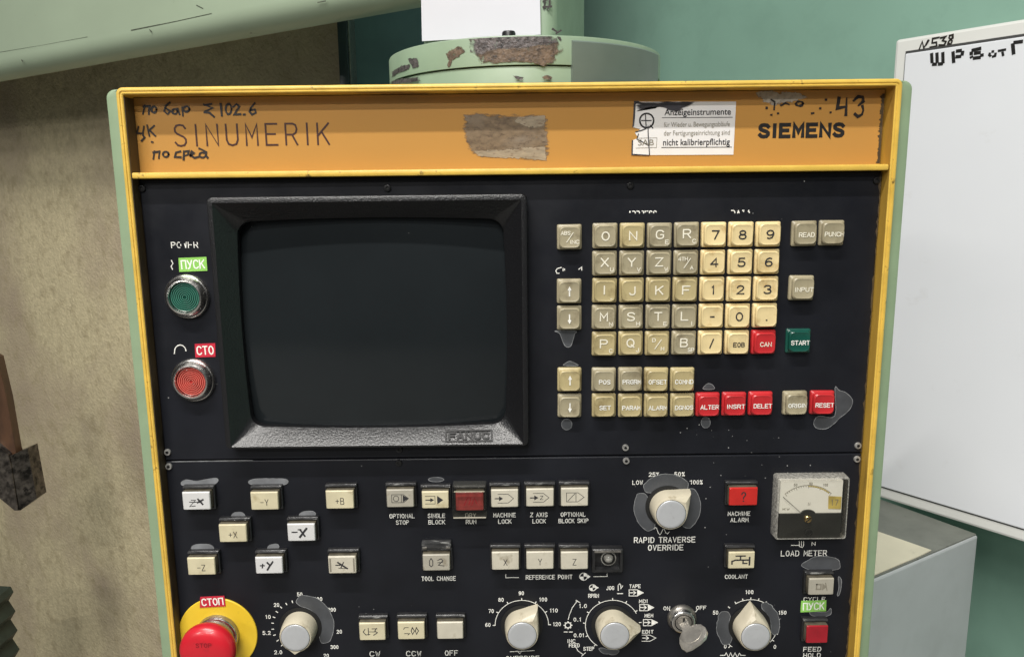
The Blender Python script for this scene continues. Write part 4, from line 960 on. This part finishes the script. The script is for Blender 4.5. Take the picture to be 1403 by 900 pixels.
button(596.4, 684.7, 36.5, 24.5, 'cap_cream', 'single', 'ivory button above SINGLE BLOCK')
button(691.5, 682.7, 37, 25.5, 'cap_grey', 'mlock', 'button above MACHINE LOCK'); button(739.9, 681.6, 37.5, 25.5, 'cap_grey', 'zlock', 'button above Z AXIS LOCK'); button(787.3, 680.9, 37, 26, 'cap_grey', 'skip', 'button above OPTIONAL BLOCK SKIP')
b_, w_, h_ = button(643.5, 686.6, 38, 27, 'cap_dullred', 'dry', 'dull red button under a clear cover')
mb = MB()
fr2 = lambda d, hh: [(a_, -hh, q_ + .0006) for a_, q_ in rrect(w_ + .0044 + d, h_ + .0100 + d, .0008, 3)]
mb.loft([fr2(0, .002), fr2(0, .0128), fr2(-.0010, .0134)], 'clear', cap0=False); mb.build('clear_cover', b_)
mb = MB(); mb.box(-w_ / 2 - .001, w_ / 2 + .001, -.0131, -.0118, h_ / 2 + .0012, h_ / 2 + .0019, 'cap_grey', .0003); mb.box(-w_ / 2 - .0018, w_ / 2 + .0018, -.0138, -.0128, -h_ / 2 - .0043, -h_ / 2 - .0033, 'cap_dull', .0003); mb.build('cover_rim', b_)
b_, w_, h_ = button(597.8, 770.5, 37, 23.5, 'cap_dull', 'tool', 'greyed button above TOOL CHANGE')
mb = MB(); mb.box(-w_ / 2 - .001, w_ / 2 + .001, -.006, -.0005, h_ / 2 + .003, h_ / 2 + .0080, 'hinge', .0006)
mb.box(-w_ / 2 - .0004, -w_ / 2 + .003, -.0066, -.0052, h_ / 2 + .0030, h_ / 2 + .0046, 'steel', .0003); mb.box(w_ / 2 - .003, w_ / 2 + .0004, -.0066, -.0052, h_ / 2 + .0030, h_ / 2 + .0046, 'steel', .0003); mb.build('cover_hinge', b_)
button(692.5, 768.2, 37, 26, 'cap_grey', 't:X', 'button marked X'); button(739.9, 767.6, 37, 25.5, 'cap_grey', 't:Y', 'worn button marked Y'); button(787.1, 767.8, 37, 25.5, 'cap_grey', 't:Z', 'button marked Z')
button(510, 865, 35.5, 25.5, 'cap_cream', 'cw', 'worn button above CW'); button(563.3, 863.8, 36.5, 25.5, 'cap_cream', 'ccw', 'worn button above CCW'); button(616.7, 863.5, 35.5, 25, 'cap_grey', None, 'blank button above OFF')
button(1018.8, 680.3, 38.5, 25.5, 'cap_red', 'alarm', 'bright red button with question mark'); button(1016.3, 767.4, 35.5, 24, 'cap_cream', 'tap', 'ivory button with tap symbol')
button(1125.6, 803.5, 34, 24, 'cap_dull', 'cycle', 'dirty button above green sticker'); button(1120, 869, 29, 25.5, 'cap_deepred', None, 'dark red blank button above FEED HOLD')
# the socket that has lost its cap
x, z = pa(831.9, 766, .004); q = ppm(832, 766); w, h = 38 / q, 30 / q
mb = MB(); RR = lambda a_, b_, r, hh: [(u_, -hh, v_) for u_, v_ in rrect(a_, b_, r, 3)]
mb.loft([RR(w + .002, h + .002, .0006, 0), RR(w + .002, h + .002, .0006, .0062), RR(w + .001, h + .001, .0006, .0068), RR(w - .0022, h - .0022, .0005, .0068), RR(w - .0022, h - .0022, .0005, .0008)], 'btn_black')
mb.box(-w / 2 + .0005, w / 2 - .0005, -.0078, -.0066, h / 2 - .0012, h / 2 + .0004, 'steel', .0003)
b = mb.build('push_button', cp, (x, YP, z), label='open button socket that has lost its cap')
mb = MB(); mb.lathe([(.0058, .0009), (.0058, .0026), (.0050, .0030), (.0050, .0018), (.0036, .0018), (.0030, .0040), (.0018, .0050), (.0004, .0054)], 'bulb', n=24, mats=['steel', 'bulb', 'steel', 'pit', 'bulb', 'bulb', 'bulb', 'bulb'], cx=.0012); mb.build('lamp', b)

# ---- round power buttons
def power(px, py, lens, rib, label):
    x, z = pa(px, py, .004); mb = MB()
    mb.lathe([(.0158, 0), (.0158, .002), (.0150, .0032), (.0146, .0034), (.0140, .0052), (.0122, .0072), (.0112, .0074), (.0107, .0066), (.0106, .0030)], 'chrome', n=56)
    b = mb.build('power_button', cp, (x, YP, z), label=label)
    mb = MB(); prof_ = [(.0103, .002), (.0103, .0052)]; ms = [lens, lens]
    r = .0098
    while r > .0009:
        prof_ += [(r, .0056), (r - .00052, .0056), (r - .0007, .0050), (r - .00115, .0050)]; ms += [rib, lens, lens, lens]; r -= .00132
    mb.lathe(prof_, lens, n=48, mats=ms[:len(prof_) - 1]); mb.build('lens', b, sharp=20)
power(254.3, 407, 'lens_green', 'lens_rib_g', 'round green power button in chrome ring'); power(263, 522, 'lens_red', 'lens_rib_r', 'round red power button in chrome ring')

# ---- stickers
def sticker(corners, s_, m, label, w=0.0, parent=None):
    P_ = [Vector(pa(*p, w)) for p in corners]; mb = MB(); y = YP - w - .0004
    mb.flat([(p.x, p.y) for p in P_], y, m, .0003)
    cc = sum(P_, Vector((0, 0))) / 4; ww = (P_[1] - P_[0]).length; hh = (P_[3] - P_[0]).length
    rot = math.atan2((P_[1] - P_[0]).y, (P_[1] - P_[0]).x)
    text(mb, s_, cc.x, cc.y, hh * .58, ww * .80, y - .0001, lw=.0009, m='stick_text', gap=1.7, rot=rot)
    mb.build('word_sticker', parent or cp, label=label)
sticker([(246, 372.5), (284.5, 371), (283, 352), (244.8, 353.5)], 'ПУСК', 'stick_green', 'green sticker reading the Cyrillic word for start, above green button')
sticker([(268, 489.5), (295.5, 488.5), (295, 470), (267, 471)], 'СТО', 'stick_red', 'red sticker with cut off Cyrillic word')
sticker([(1096.5, 838), (1131.5, 836.5), (1132, 821.5), (1097.5, 822.5)], 'ПУСК', 'stick_green', 'green sticker reading the Cyrillic word for start, below dirty button')

# ---- emergency stop
ex_, ez_ = pa(299.5, 867.5); mb = MB()
mb.lathe([(.0300, 0), (.0300, .0008), (.0296, .0012), (.0120, .0012)], 'estop_yellow', n=72)
es = mb.build('emergency_stop', cp, (ex_, YP, ez_))
mb = MB(); mb.lathe([(.0165, .0012), (.0165, .0050), (.0158, .0060), (.0145, .0064), (.0140, .0090), (.0136, .0110), (.0100, .0130)], 'steel', n=48, mats=['steel', 'chrome', 'chrome', 'steel', 'cap_cream', 'cap_cream']); mb.build('collar', es)
mb = MB(); mb.lathe([(.0105, .0100), (.0150, .0145), (.0190, .0158), (.0203, .0178), (.0206, .0200), (.0204, .0225), (.0196, .0246), (.0180, .0262), (.0150, .0276), (.0100, .0286), (.0050, .0290), (.0008, .0291)], 'estop_red', n=64)
text(mb, 'STOP', 0.0005, .0085, .0032, .011, -.0290, lw=.0006, m='cap_deepred'); mb.build('mushroom_head', es, sharp=60)
sticker([(273.8, 831.8), (309.3, 829.8), (307.5, 815.5), (274.6, 817)], 'СТОП', 'stick_red', 'red sticker reading the Cyrillic word for stop', w=.0013)

# ---- pointer knobs
def knob(px, py, ang, label, beak=True, R=.0122, hh=.0150, tip=.0205):
    x, z = pa(px, py); mb = MB(); n = 56
    def out(r, tp, base=0.0):
        pts = []
        for i in range(n):
            t = 2 * pi * i / n; p = (r * cos(t), r * sin(t)); 
            pts.append([p[0], p[1]])
        if beak:
            a_ = math.acos(min(1, r / tp))
            for i in range(n):
                t = 2 * pi * i / n; tt = (t + pi) % (2 * pi) - pi
                if abs(tt) < a_:
                    # straight tangent flanks running to the tip
                    d = r / cos(a_ - abs(tt)); pts[i] = [d * cos(tt), d * sin(tt)]
        return pts
    ca, sa = cos(radians(ang)), sin(radians(ang))
    def ring(r, tp, h, drop=0.0):
        o = []
        for a_, b_ in out(r, tp):
            d = math.hypot(a_, b_); hz_ = h - drop * max(0, (d - r) / (tp - r)) if beak else h
            o.append((a_ * ca - b_ * sa, -hz_, a_ * sa + b_ * ca))
        return o
    dr = .0045
    mb.loft([ring(R + .0010, tip + .0008, .0006), ring(R + .0009, tip + .0006, hh * .45, dr * .3), ring(R, tip - .0004, hh - .0012, dr), ring(R - .0006, tip - .0016, hh - .0002, dr * .9), ring(R - .0012, R + .0016, hh)], 'knob')
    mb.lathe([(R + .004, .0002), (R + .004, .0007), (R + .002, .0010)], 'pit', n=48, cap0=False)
    k_ = mb.build('rotary_knob', cp, (x, YP, z), sharp=32, label=label)
    mb = MB(); ri = R - .0016
    mb.lathe([(ri + .0004, hh - .0008), (ri + .0004, hh + .0001), (ri + .0001, hh + .0001), (ri, hh + .0003), (ri - .0003, hh + .0005), (ri - .002, hh + .00052)], 'knob_cap', n=48, mats=['pit', 'pit', 'knob_cap', 'knob_cap', 'knob_cap'])
    mb.build('knob_insert', k_)
    return x, z
knob(412, 858, 265, 'round knob of the left scale, pointer turned down', beak=True, tip=.0165)
knob(715, 855, 55, 'pointer knob of the 60 to 120 scale')
knob(838.8, 855.2, -1, 'pointer knob of the mode scale')
knob(1026.8, 856.5, 92, 'pointer knob of the 0 to 200 scale')
knob(913.8, 693, 40, 'pointer knob of the rapid traverse scale')
def scale(px, py, rpx, labels, ticks, arcs, name, lw=.0005, lh=5.0):
    mb = MB(); q = ppm(px, py); x, z = pa(px, py); r = rpx / q
    for a0, a1 in arcs: mb.stroke(arc(x, z, r, a0, a1, 24), lw, YP - .00015, 'ink_white')
    for t, big in ticks:
        ct, st = cos(radians(t)), sin(radians(t)); mb.stroke([(x + r * ct, z + r * st), (x + (r + big / q) * ct, z + (r + big / q) * st)], lw * 1.4, YP - .00018, 'ink_white', ext=.2)
    for s_, lx, ly in labels: word(mb, s_, lx, ly, lh, 3.6 * len(s_) * lh / 5.0 - .6, lw=LW)
    mb.build('dial_scale', lo, label=name)
scale(715, 855.5, 36.6, [('60', 668.5, 855.3), ('70', 672.9, 836.4), ('80', 686.5, 821), ('90', 714.2, 812), ('100', 744.2, 820.6), ('110', 758.7, 835.6), ('120', 763.1, 854.3)], [(180, 3), (150, 3), (120, 3), (90, 3), (60, 3), (30, 3), (0, 3)], [(0, 180)], 'white arc scale 60 to 120')
scale(838.8, 855.5, 36.8, [('1.0', 798.7, 829.4), ('0.1', 791, 848), ('0.01', 793.3, 869.5), ('STEP', 806.6, 888), ('INC', 782.7, 877.5), ('FEED', 786.7, 883.4), ('RPRN', 813.2, 815.5), ('JOG', 836, 805)],
      [(150, 3), (175, 3), (205, 3), (118, 3), (90, 3), (61, 3), (32, 3), (5, 3), (232, 3)], [(28, 236)], 'white arc scale of the mode knob')
marks(lo, [[(793, 824), (789, 822.5)], [(790.5, 823), (784, 832), (780, 842), (778.5, 848)], [(789.5, 821.5), (794.5, 825)], [(788, 884), (792, 891), (799, 896)], [(797, 898), (802, 893.5)]], .0005, 'white bracket arc beside the mode knob')
def gear(px, py):
    mb = MB(); q = ppm(px, py); x, z = pa(px, py)
    mb.stroke(arc(x, z, 4 / q, 0, 360, 14), .0008, YP - .00015, 'ink_white', closed=True)
    for i in range(8):
        t = i * pi / 4; mb.stroke([(x + 4.4 / q * cos(t), z + 4.4 / q * sin(t)), (x + 6 / q * cos(t), z + 6 / q * sin(t))], .0008, YP - .0002, 'ink_white', ext=0)
    mb.stroke([pa(773, 865), pa(777, 865)], .0007, YP - .00015, 'ink_white'); mb.stroke([pa(780, 865), pa(784, 865)], .0007, YP - .00015, 'ink_white')
    mb.build('printed_symbol', lo, label='white handwheel symbol')
gear(778.2, 855.8)
def pent(px, py, s_, tx, ty, full, label):
    mb = MB(); L_ = [(px - 9, py - 4), (px + 2, py - 4), (px + 10, py), (px + 2, py + 4.4), (px - 9, py + 4.4)]
    if full:
        mb.stroke([pa(*p) for p in L_], .0006, YP - .00015, 'ink_white', closed=True); mb.flat([pa(px + 2, py - 4.6), pa(px + 11, py), pa(px + 2, py + 4.8)], YP - .0003, 'ink_white')
    else: mb.stroke([pa(*p) for p in L_], .0005, YP - .00015, 'ink_white')
    mb.stroke([pa(px - 8, py), pa(px - 1, py)], .0007, YP - .00018, 'ink_white'); mb.stroke([pa(px - 3, py - 2.4), pa(px, py), pa(px - 3, py + 2.4)], .0006, YP - .0002, 'ink_white')
    word(mb, s_, tx, ty, 4.6, 3.7 * len(s_), lw=LW); mb.build('printed_symbol', lo, label=label)
pent(871, 811.3, 'TAPE', 869.9, 802.4, True, 'white arrow symbol TAPE'); pent(885.5, 831.5, 'MDI', 881.5, 823, True, 'white arrow symbol MDI'); pent(890.5, 852, 'MEM', 889, 842.6, True, 'white arrow symbol MEM'); pent(888.5, 873.3, 'EDIT', 887.5, 864.8, False, 'white arrow symbol EDIT')
marks(lo, [[(847, 808), (847, 801), (849, 799), (850.5, 801), (850.5, 806), (853, 802)], [(846, 812.5), (853, 812.5)]], .0007, 'white hand symbol')
feed_t = [(t, 3) for t in range(210, -31, -16)]
scale(1026.8, 856.5, 38.6, [('100', 1026.7, 810.5), ('50', 980.4, 838.6), ('150', 1072, 838.6), ('0', 993.6, 884.8), ('0', 1061.5, 885.3)], [(90 + i * 15.5, 3) for i in range(-8, 5)] + [(230, 4)], [(60, 122), (216, 234), (-40, 20)], 'white tick scale 0 to 200')
marks(lo, [[(987, 897), (993, 897), (995, 893.5), (998, 900), (1001, 893.5), (1004, 900), (1007, 893.5), (1010, 900), (1013, 894), (1015, 897), (1021, 897)]], .0006, 'white zigzag symbol')
scale(412, 858, 37.0, [('50', 410.8, 813.6), ('100', 436.2, 820), ('200', 454.7, 834.6), ('20', 379, 828), ('10', 367.4, 844.4), ('5.2', 365.4, 866.3), ('2.0', 381.3, 892.8), ('20', 465, 864.6), ('300', 458.4, 885.7), ('20', 447, 897.5)],
      [(90 + i * 13.5, 3) for i in range(-2, 11)], [], 'white tick scale of the left knob')

# ---- grey rests of film stuck round the controls
def rounded(P_, k=4):
    """closed Catmull-Rom curve through the points"""
    out = []; n = len(P_)
    for i in range(n):
        a, b, c_, d = (Vector(P_[(i + j - 1) % n]) for j in range(4))
        for j in range(k):
            t = j / k
            p = .5 * ((2 * b) + (c_ - a) * t + (2 * a - 5 * b + 4 * c_ - d) * t * t + (3 * b - a - 3 * c_ + d) * t ** 3)
            out.append((p.x, p.y))
    return out
def film(poly, label=None, edge=.00042, plate_=None, m='residue'):
    mb = MB(); P_ = rounded([pa(*p) for p in poly])
    mb.flat(P_, YP - .00026, m, .0002); mb.stroke(P_, edge, YP - .00030, 'residue_edge', closed=True)
    mb.build('film_residue', plate_ or lo)
Zm = lambda ox, oy, sc, L_: [(ox + x / sc, oy + y / sc) for x, y in L_]
def sector(px, py, r0, r1, a0, a1, wob=1.0, n=14):
    random.seed(int(px + a0)); o = []; rm = (r0 + r1) / 2
    for k in (0, 1):
        for i in range(n + 1):
            u = i / n if k == 0 else 1 - i / n; t = radians(a0 + (a1 - a0) * u); f = max(0.0, sin(pi * u)) ** .16
            r = rm + ((r1 - rm) if k == 0 else (r0 - rm)) * f + random.uniform(-wob, wob) * (.7 if k == 0 else .3)
            if 0 < u < 1 or k == 0: o.append((px + r * cos(t), py - r * .97 * sin(t)))
    return o
film(Zm(740, 430, 5.625, [(118, 131), (150, 150), (172, 205), (190, 242), (212, 256), (238, 244), (256, 190), (266, 155), (272, 131)]), plate_=up)
film(Zm(740, 430, 5.625, [(183, 396), (200, 376), (228, 364), (262, 376), (292, 398)]), plate_=up)
film(Zm(740, 430, 5.625, circ(205, 850, 40, 42, 14)[:-1]), plate_=up)
film(Zm(960, 430, 5.625, [(20, 578), (36, 548), (62, 535), (92, 548), (102, 578)]), plate_=up)
film(Zm(960, 430, 5.625, circ(38, 835, 35, 42, 14)[:-1]), plate_=up)
film(Zm(960, 430, 5.625, [(1034, 570), (1066, 588), (1112, 602), (1152, 636), (1170, 670), (1156, 720), (1120, 762), (1070, 800), (1022, 848), (962, 884), (896, 880), (870, 846), (884, 804), (920, 785), (1034, 783)]), plate_=up)
zj = (220, 640, 3.46)
film(Zm(*zj, [(98, 72), (120, 58), (170, 64), (225, 55), (265, 50), (272, 66), (240, 84), (170, 82), (110, 86)]), m='residue_pale'); film(Zm(*zj, [(418, 66), (450, 54), (520, 52), (590, 54), (605, 70), (570, 84), (440, 82)]), m='residue_pale')
film(Zm(*zj, [(335, 232), (350, 214), (385, 212), (402, 230), (396, 246), (340, 246)]), m='residue_pale'); film(Zm(*zj, [(658, 222), (680, 208), (720, 207), (736, 220), (716, 236), (668, 236)]), m='residue_pale')
film(Zm(*zj, [(146, 378), (170, 364), (230, 364), (252, 378), (240, 396), (160, 396)]), m='residue_pale'); film(Zm(*zj, [(508, 380), (520, 366), (552, 362), (562, 376), (548, 390), (512, 390)]), m='residue_pale')
film(Zm(500, 640, 4.2515, circ(415, 70, 45, 13, 14)[:-1]))
film(sector(913.8, 693, 26, 45.5, 240, 150, .5)); film(sector(913.8, 692.5, 26, 45, 146, 40, .5)); film(sector(913.8, 693, 26, 46, 41, -52, .5))
film(sector(412, 858, 27, 46, 100, -38, .8))
film(sector(1026.8, 857, 28, 45, 222, 146, 1.2)); film(sector(1026.8, 857, 29, 42, 62, -20, 1.0))
film(Zm(880, 740, 4.384, [(955, 150), (1000, 115), (1040, 96), (1100, 94), (1170, 110), (1186, 142), (1172, 172), (1040, 182)]))
film(Zm(880, 740, 4.384, [(1180, 215), (1196, 240), (1190, 300), (1178, 330), (1170, 325), (1180, 280), (1176, 235)])); film(Zm(880, 740, 4.384, [(1010, 425), (1100, 430), (1130, 405), (1132, 440), (1090, 456), (1020, 450)]))
film(sector(838.8, 857, 33, 40, 285, 240, .8, 8))

# ---- load meter
def MP(px, py, w): x, z = pa(px, py, w); return x, z
HM = .0100
mx0, mz1 = MP(1066.5, 655, HM); mx1, mz0 = MP(1159.5, 738.5, HM)
cx_, cz_ = (mx0 + mx1) / 2, (mz0 + mz1) / 2; mw, mh = mx1 - mx0, mz1 - mz0
mb = MB()
RM = lambda a_, b_, r, hh: [(u_, -hh, v_) for u_, v_ in rrect(a_, b_, r, 4)]
mb.loft([RM(mw + .0006, mh + .0006, .002, .0001), RM(mw, mh, .002, HM - .0008), RM(mw - .0012, mh - .0012, .0016, HM), RM(mw - .0026, mh - .0026, .0014, HM)], 'clear', cap0=False, mats=['frosted', 'frosted', 'frosted'])
mb.mi[-1] = mb.mid('clear')
mb.loft([RM(mw - .0030, mh - .0030, .001, .0004), RM(mw - .0030, mh - .0030, .001, HM - .0020)], 'clear', False, False)
lm = mb.build('load_meter', cp, (cx_, YP, cz_))
lx = lambda px, py, w: (MP(px, py, w)[0] - cx_, MP(px, py, w)[1] - cz_)
fx0, fz1_ = lx(1070.5, 660, .0075); fx1, fzm = lx(1153.5, 703, .0075); fzb = lx(1110, 736.5, .0075)[1]
mb = MB(); mb.box(fx0, fx1, -.0060, -.0010, fzm, fz1_, 'meter_face'); 
pv = lx(1107, 711, .0085); yF = -.0060 - .00015
r_ = (lx(1152, 711, .0085)[0] - pv[0]) * .96
rr0 = lx(1107, 664.5, .0062)[1] - pv[1]
mb.stroke(arc(pv[0], pv[1], rr0, 132, 48, 24), .00035, yF, 'ink_fade')
for i in range(21):
    t = radians(132 - 84 * i / 20); l_ = .0022 if i % 5 == 0 else .0013
    mb.stroke([(pv[0] + rr0 * cos(t), pv[1] + rr0 * sin(t)), (pv[0] + (rr0 - l_) * cos(t), pv[1] + (rr0 - l_) * sin(t))], .0003, yF - .00003, 'ink_fade', ext=0)
mb.stroke(arc(pv[0], pv[1], rr0 - .0008, 90, 52, 12), .0007, yF - .00006, 'meter_tape')
for s_, px, py in (('50', 1090, 664), ('80', 1111, 662), ('100', 1131, 664)):
    x, z = lx(px, py, .006); text(mb, s_, x, z, .0018, None, yF, lw=.0003, m='ink_fade')
x, z = lx(1108.5, 690, .006); text(mb, 'N', x, z, .0024, None, yF, lw=.0003, m='ink_fade')
x, z = lx(1077, 697, .006); text(mb, 'KW', x, z, .0014, .005, yF, lw=.0003, m='ink_fade')
a_ = [lx(*p, .0062) for p in ((1134.5, 696.5), (1152, 697), (1153, 680), (1135, 679))]
mb.flat(a_, yF - .0002, 'meter_tape')
x, z = lx(1143.5, 688, .0063); text(mb, '17', x, z, .0042, .0050, yF - .0003, lw=.0005, m='ink_fade')
mb.build('dial_face', lm)
mb = MB(); mb.box(fx0, fx1, -.0076, -.0010, fzb, fzm, 'meter_black', .0004)
x, z = lx(1107.5, 706, .0076); ra = .0052
mb.loft([[(x + ra * cos(t * pi / 12), -.001, fzm + ra * .55 * sin(t * pi / 12)) for t in range(13)], [(x + ra * cos(t * pi / 12), -.0075, fzm + ra * .55 * sin(t * pi / 12)) for t in range(13)]], 'meter_black')
x, z = lx(1107.5, 729, .0076); mb.lathe([(.0028, .0074), (.0028, .0084), (.0020, .0086), (.0018, .0078)], 'pit', cx=x, cz=z, n=24)
mb.build('lower_mask', lm)
mb = MB(); tp = lx(1072.5, 680, .0068); mb.stroke([pv, tp], .00032, -.0072, 'ink_black'); mb.build('needle', lm)
mb = MB(); mb.lathe([(.0027, .0074), (.0027, .0090), (.0022, .0096), (.0010, .0098)], 'brass', cx=pv[0], cz=pv[1], n=24); mb.stroke([(pv[0] - .0016, pv[1] - .0014), (pv[0] + .0016, pv[1] + .0014)], .0006, -.0100, 'pit'); mb.build('zero_screw', lm)

# ---- key switch and the key left in it
kx, kz = pa(934, 846); mb = MB()
mb.lathe([(.0112, 0), (.0112, .0014), (.0104, .0030), (.0094, .0040), (.0088, .0064), (.0080, .0070), (.0068, .0072), (.0064, .0064), (.0062, .0062), (.0060, .0070), (.0012, .0072)], 'steel', n=48, mats=['steel', 'steel', 'steel', 'chrome', 'chrome', 'steel', 'pit', 'pit', 'steel', 'steel'])
mb.box(-.0008, .0008, -.0076, -.0070, -.0040, .0040, 'pit'); mb.build('key_switch', cp, (kx, YP, kz))
A = radians(-28); ck, sk = cos(A), sin(A)
side = Vector((-sk * 0 + cos(radians(62)), 0, -sin(radians(62))))   # along the slot, down to the right
side = Vector((cos(radians(36)), 0, sin(radians(36))))
outv = Vector((0.10, -1, -.10)).normalized()
thk = side.cross(outv).normalized()
outl = [(0, -.0036), (0, .0036), (.0085, .0036), (.0095, .0075), (.0125, .0112), (.0175, .0130), (.0225, .0125), (.0262, .0095), (.0275, .0040), (.0275, -.0040), (.0262, -.0080), (.0225, -.0098), (.0165, -.0095), (.0120, -.0078), (.0095, -.0052), (.0085, -.0036)]
K0 = Vector((kx, YP - .0064, kz + ZB))
mb = MB()
P3 = lambda u, v, t: tuple(outv * u + side * v + thk * t)
mb.loft([[P3(u, v * .93, -.0012) for u, v in outl], [P3(u, v, -.0009) for u, v in outl], [P3(u, v, .0009) for u, v in outl], [P3(u, v * .93, .0012) for u, v in outl]], 'key_steel')
ring_in = [(.0135 + .0105 * (.5 + .5 * cos(t)) , .002 + .0070 * sin(t)) for t in [i * pi / 8 for i in range(16)]]
for sgn in (-1, 1):
    mb.loft([[P3(u, v, sgn * .0011) for u, v in ring_in], [P3(u, v, sgn * .0015) for u, v in ring_in]], 'key_steel')
tag(mb.build('switch_key', None, K0, sharp=40), 'small steel key left in the ON/OFF key switch', 'key')

# ================================================================== paper on the column
fz = MB()
def colpt(px, py):
    n_ = Vector((-(-sin(crz)) * 0 + sin(crz), -cos(crz), 0)); p_ = Vector((SX + cxp, SY, 0)) + n_ * (CW + .0012)
    d = ray(px, py); k = (p_ - EYE).dot(n_) / d.dot(n_); return EYE + d * k
cn = [colpt(578.5, 57), colpt(741, 48), colpt(739, -60), colpt(576, -60)]
c4 = sum(cn, Vector((0, 0, 0))) / 4
n_ = Vector((sin(crz), -cos(crz), 0))
fz.loft([[tuple(p - c4) for p in cn], [tuple(p - c4 + n_ * .0004) for p in cn]], 'paper')
mb = MB()
for st in ([(744, -8), (746, 4), (745, 12)], [(752, -8), (753, 6), (750, 13)], [(744, 2), (754, -2)], [(744, 10), (755, 9)], [(757, 40), (763, 44)], [(762, 46), (768, 42)]):
    q_ = [colpt(*p) for p in st]
    lp = [Vector((p.x - SX - cxp, p.y - SY, p.z - zbase)) for p in q_]
    mb.stroke([(p.x * cos(crz) + p.y * sin(crz), p.z) for p in lp], .0013, -CW - .0004, 'marker', jit=.4)
mb.v = [(cxp + x * cos(crz) - y * sin(crz), x * sin(crz) + y * cos(crz), z) for x, y, z in mb.v]
mb.build('pen_marks', sw)
tag(fz.build('paper_sheet', None, c4), 'blank white paper sheet stuck on the green column', 'paper')
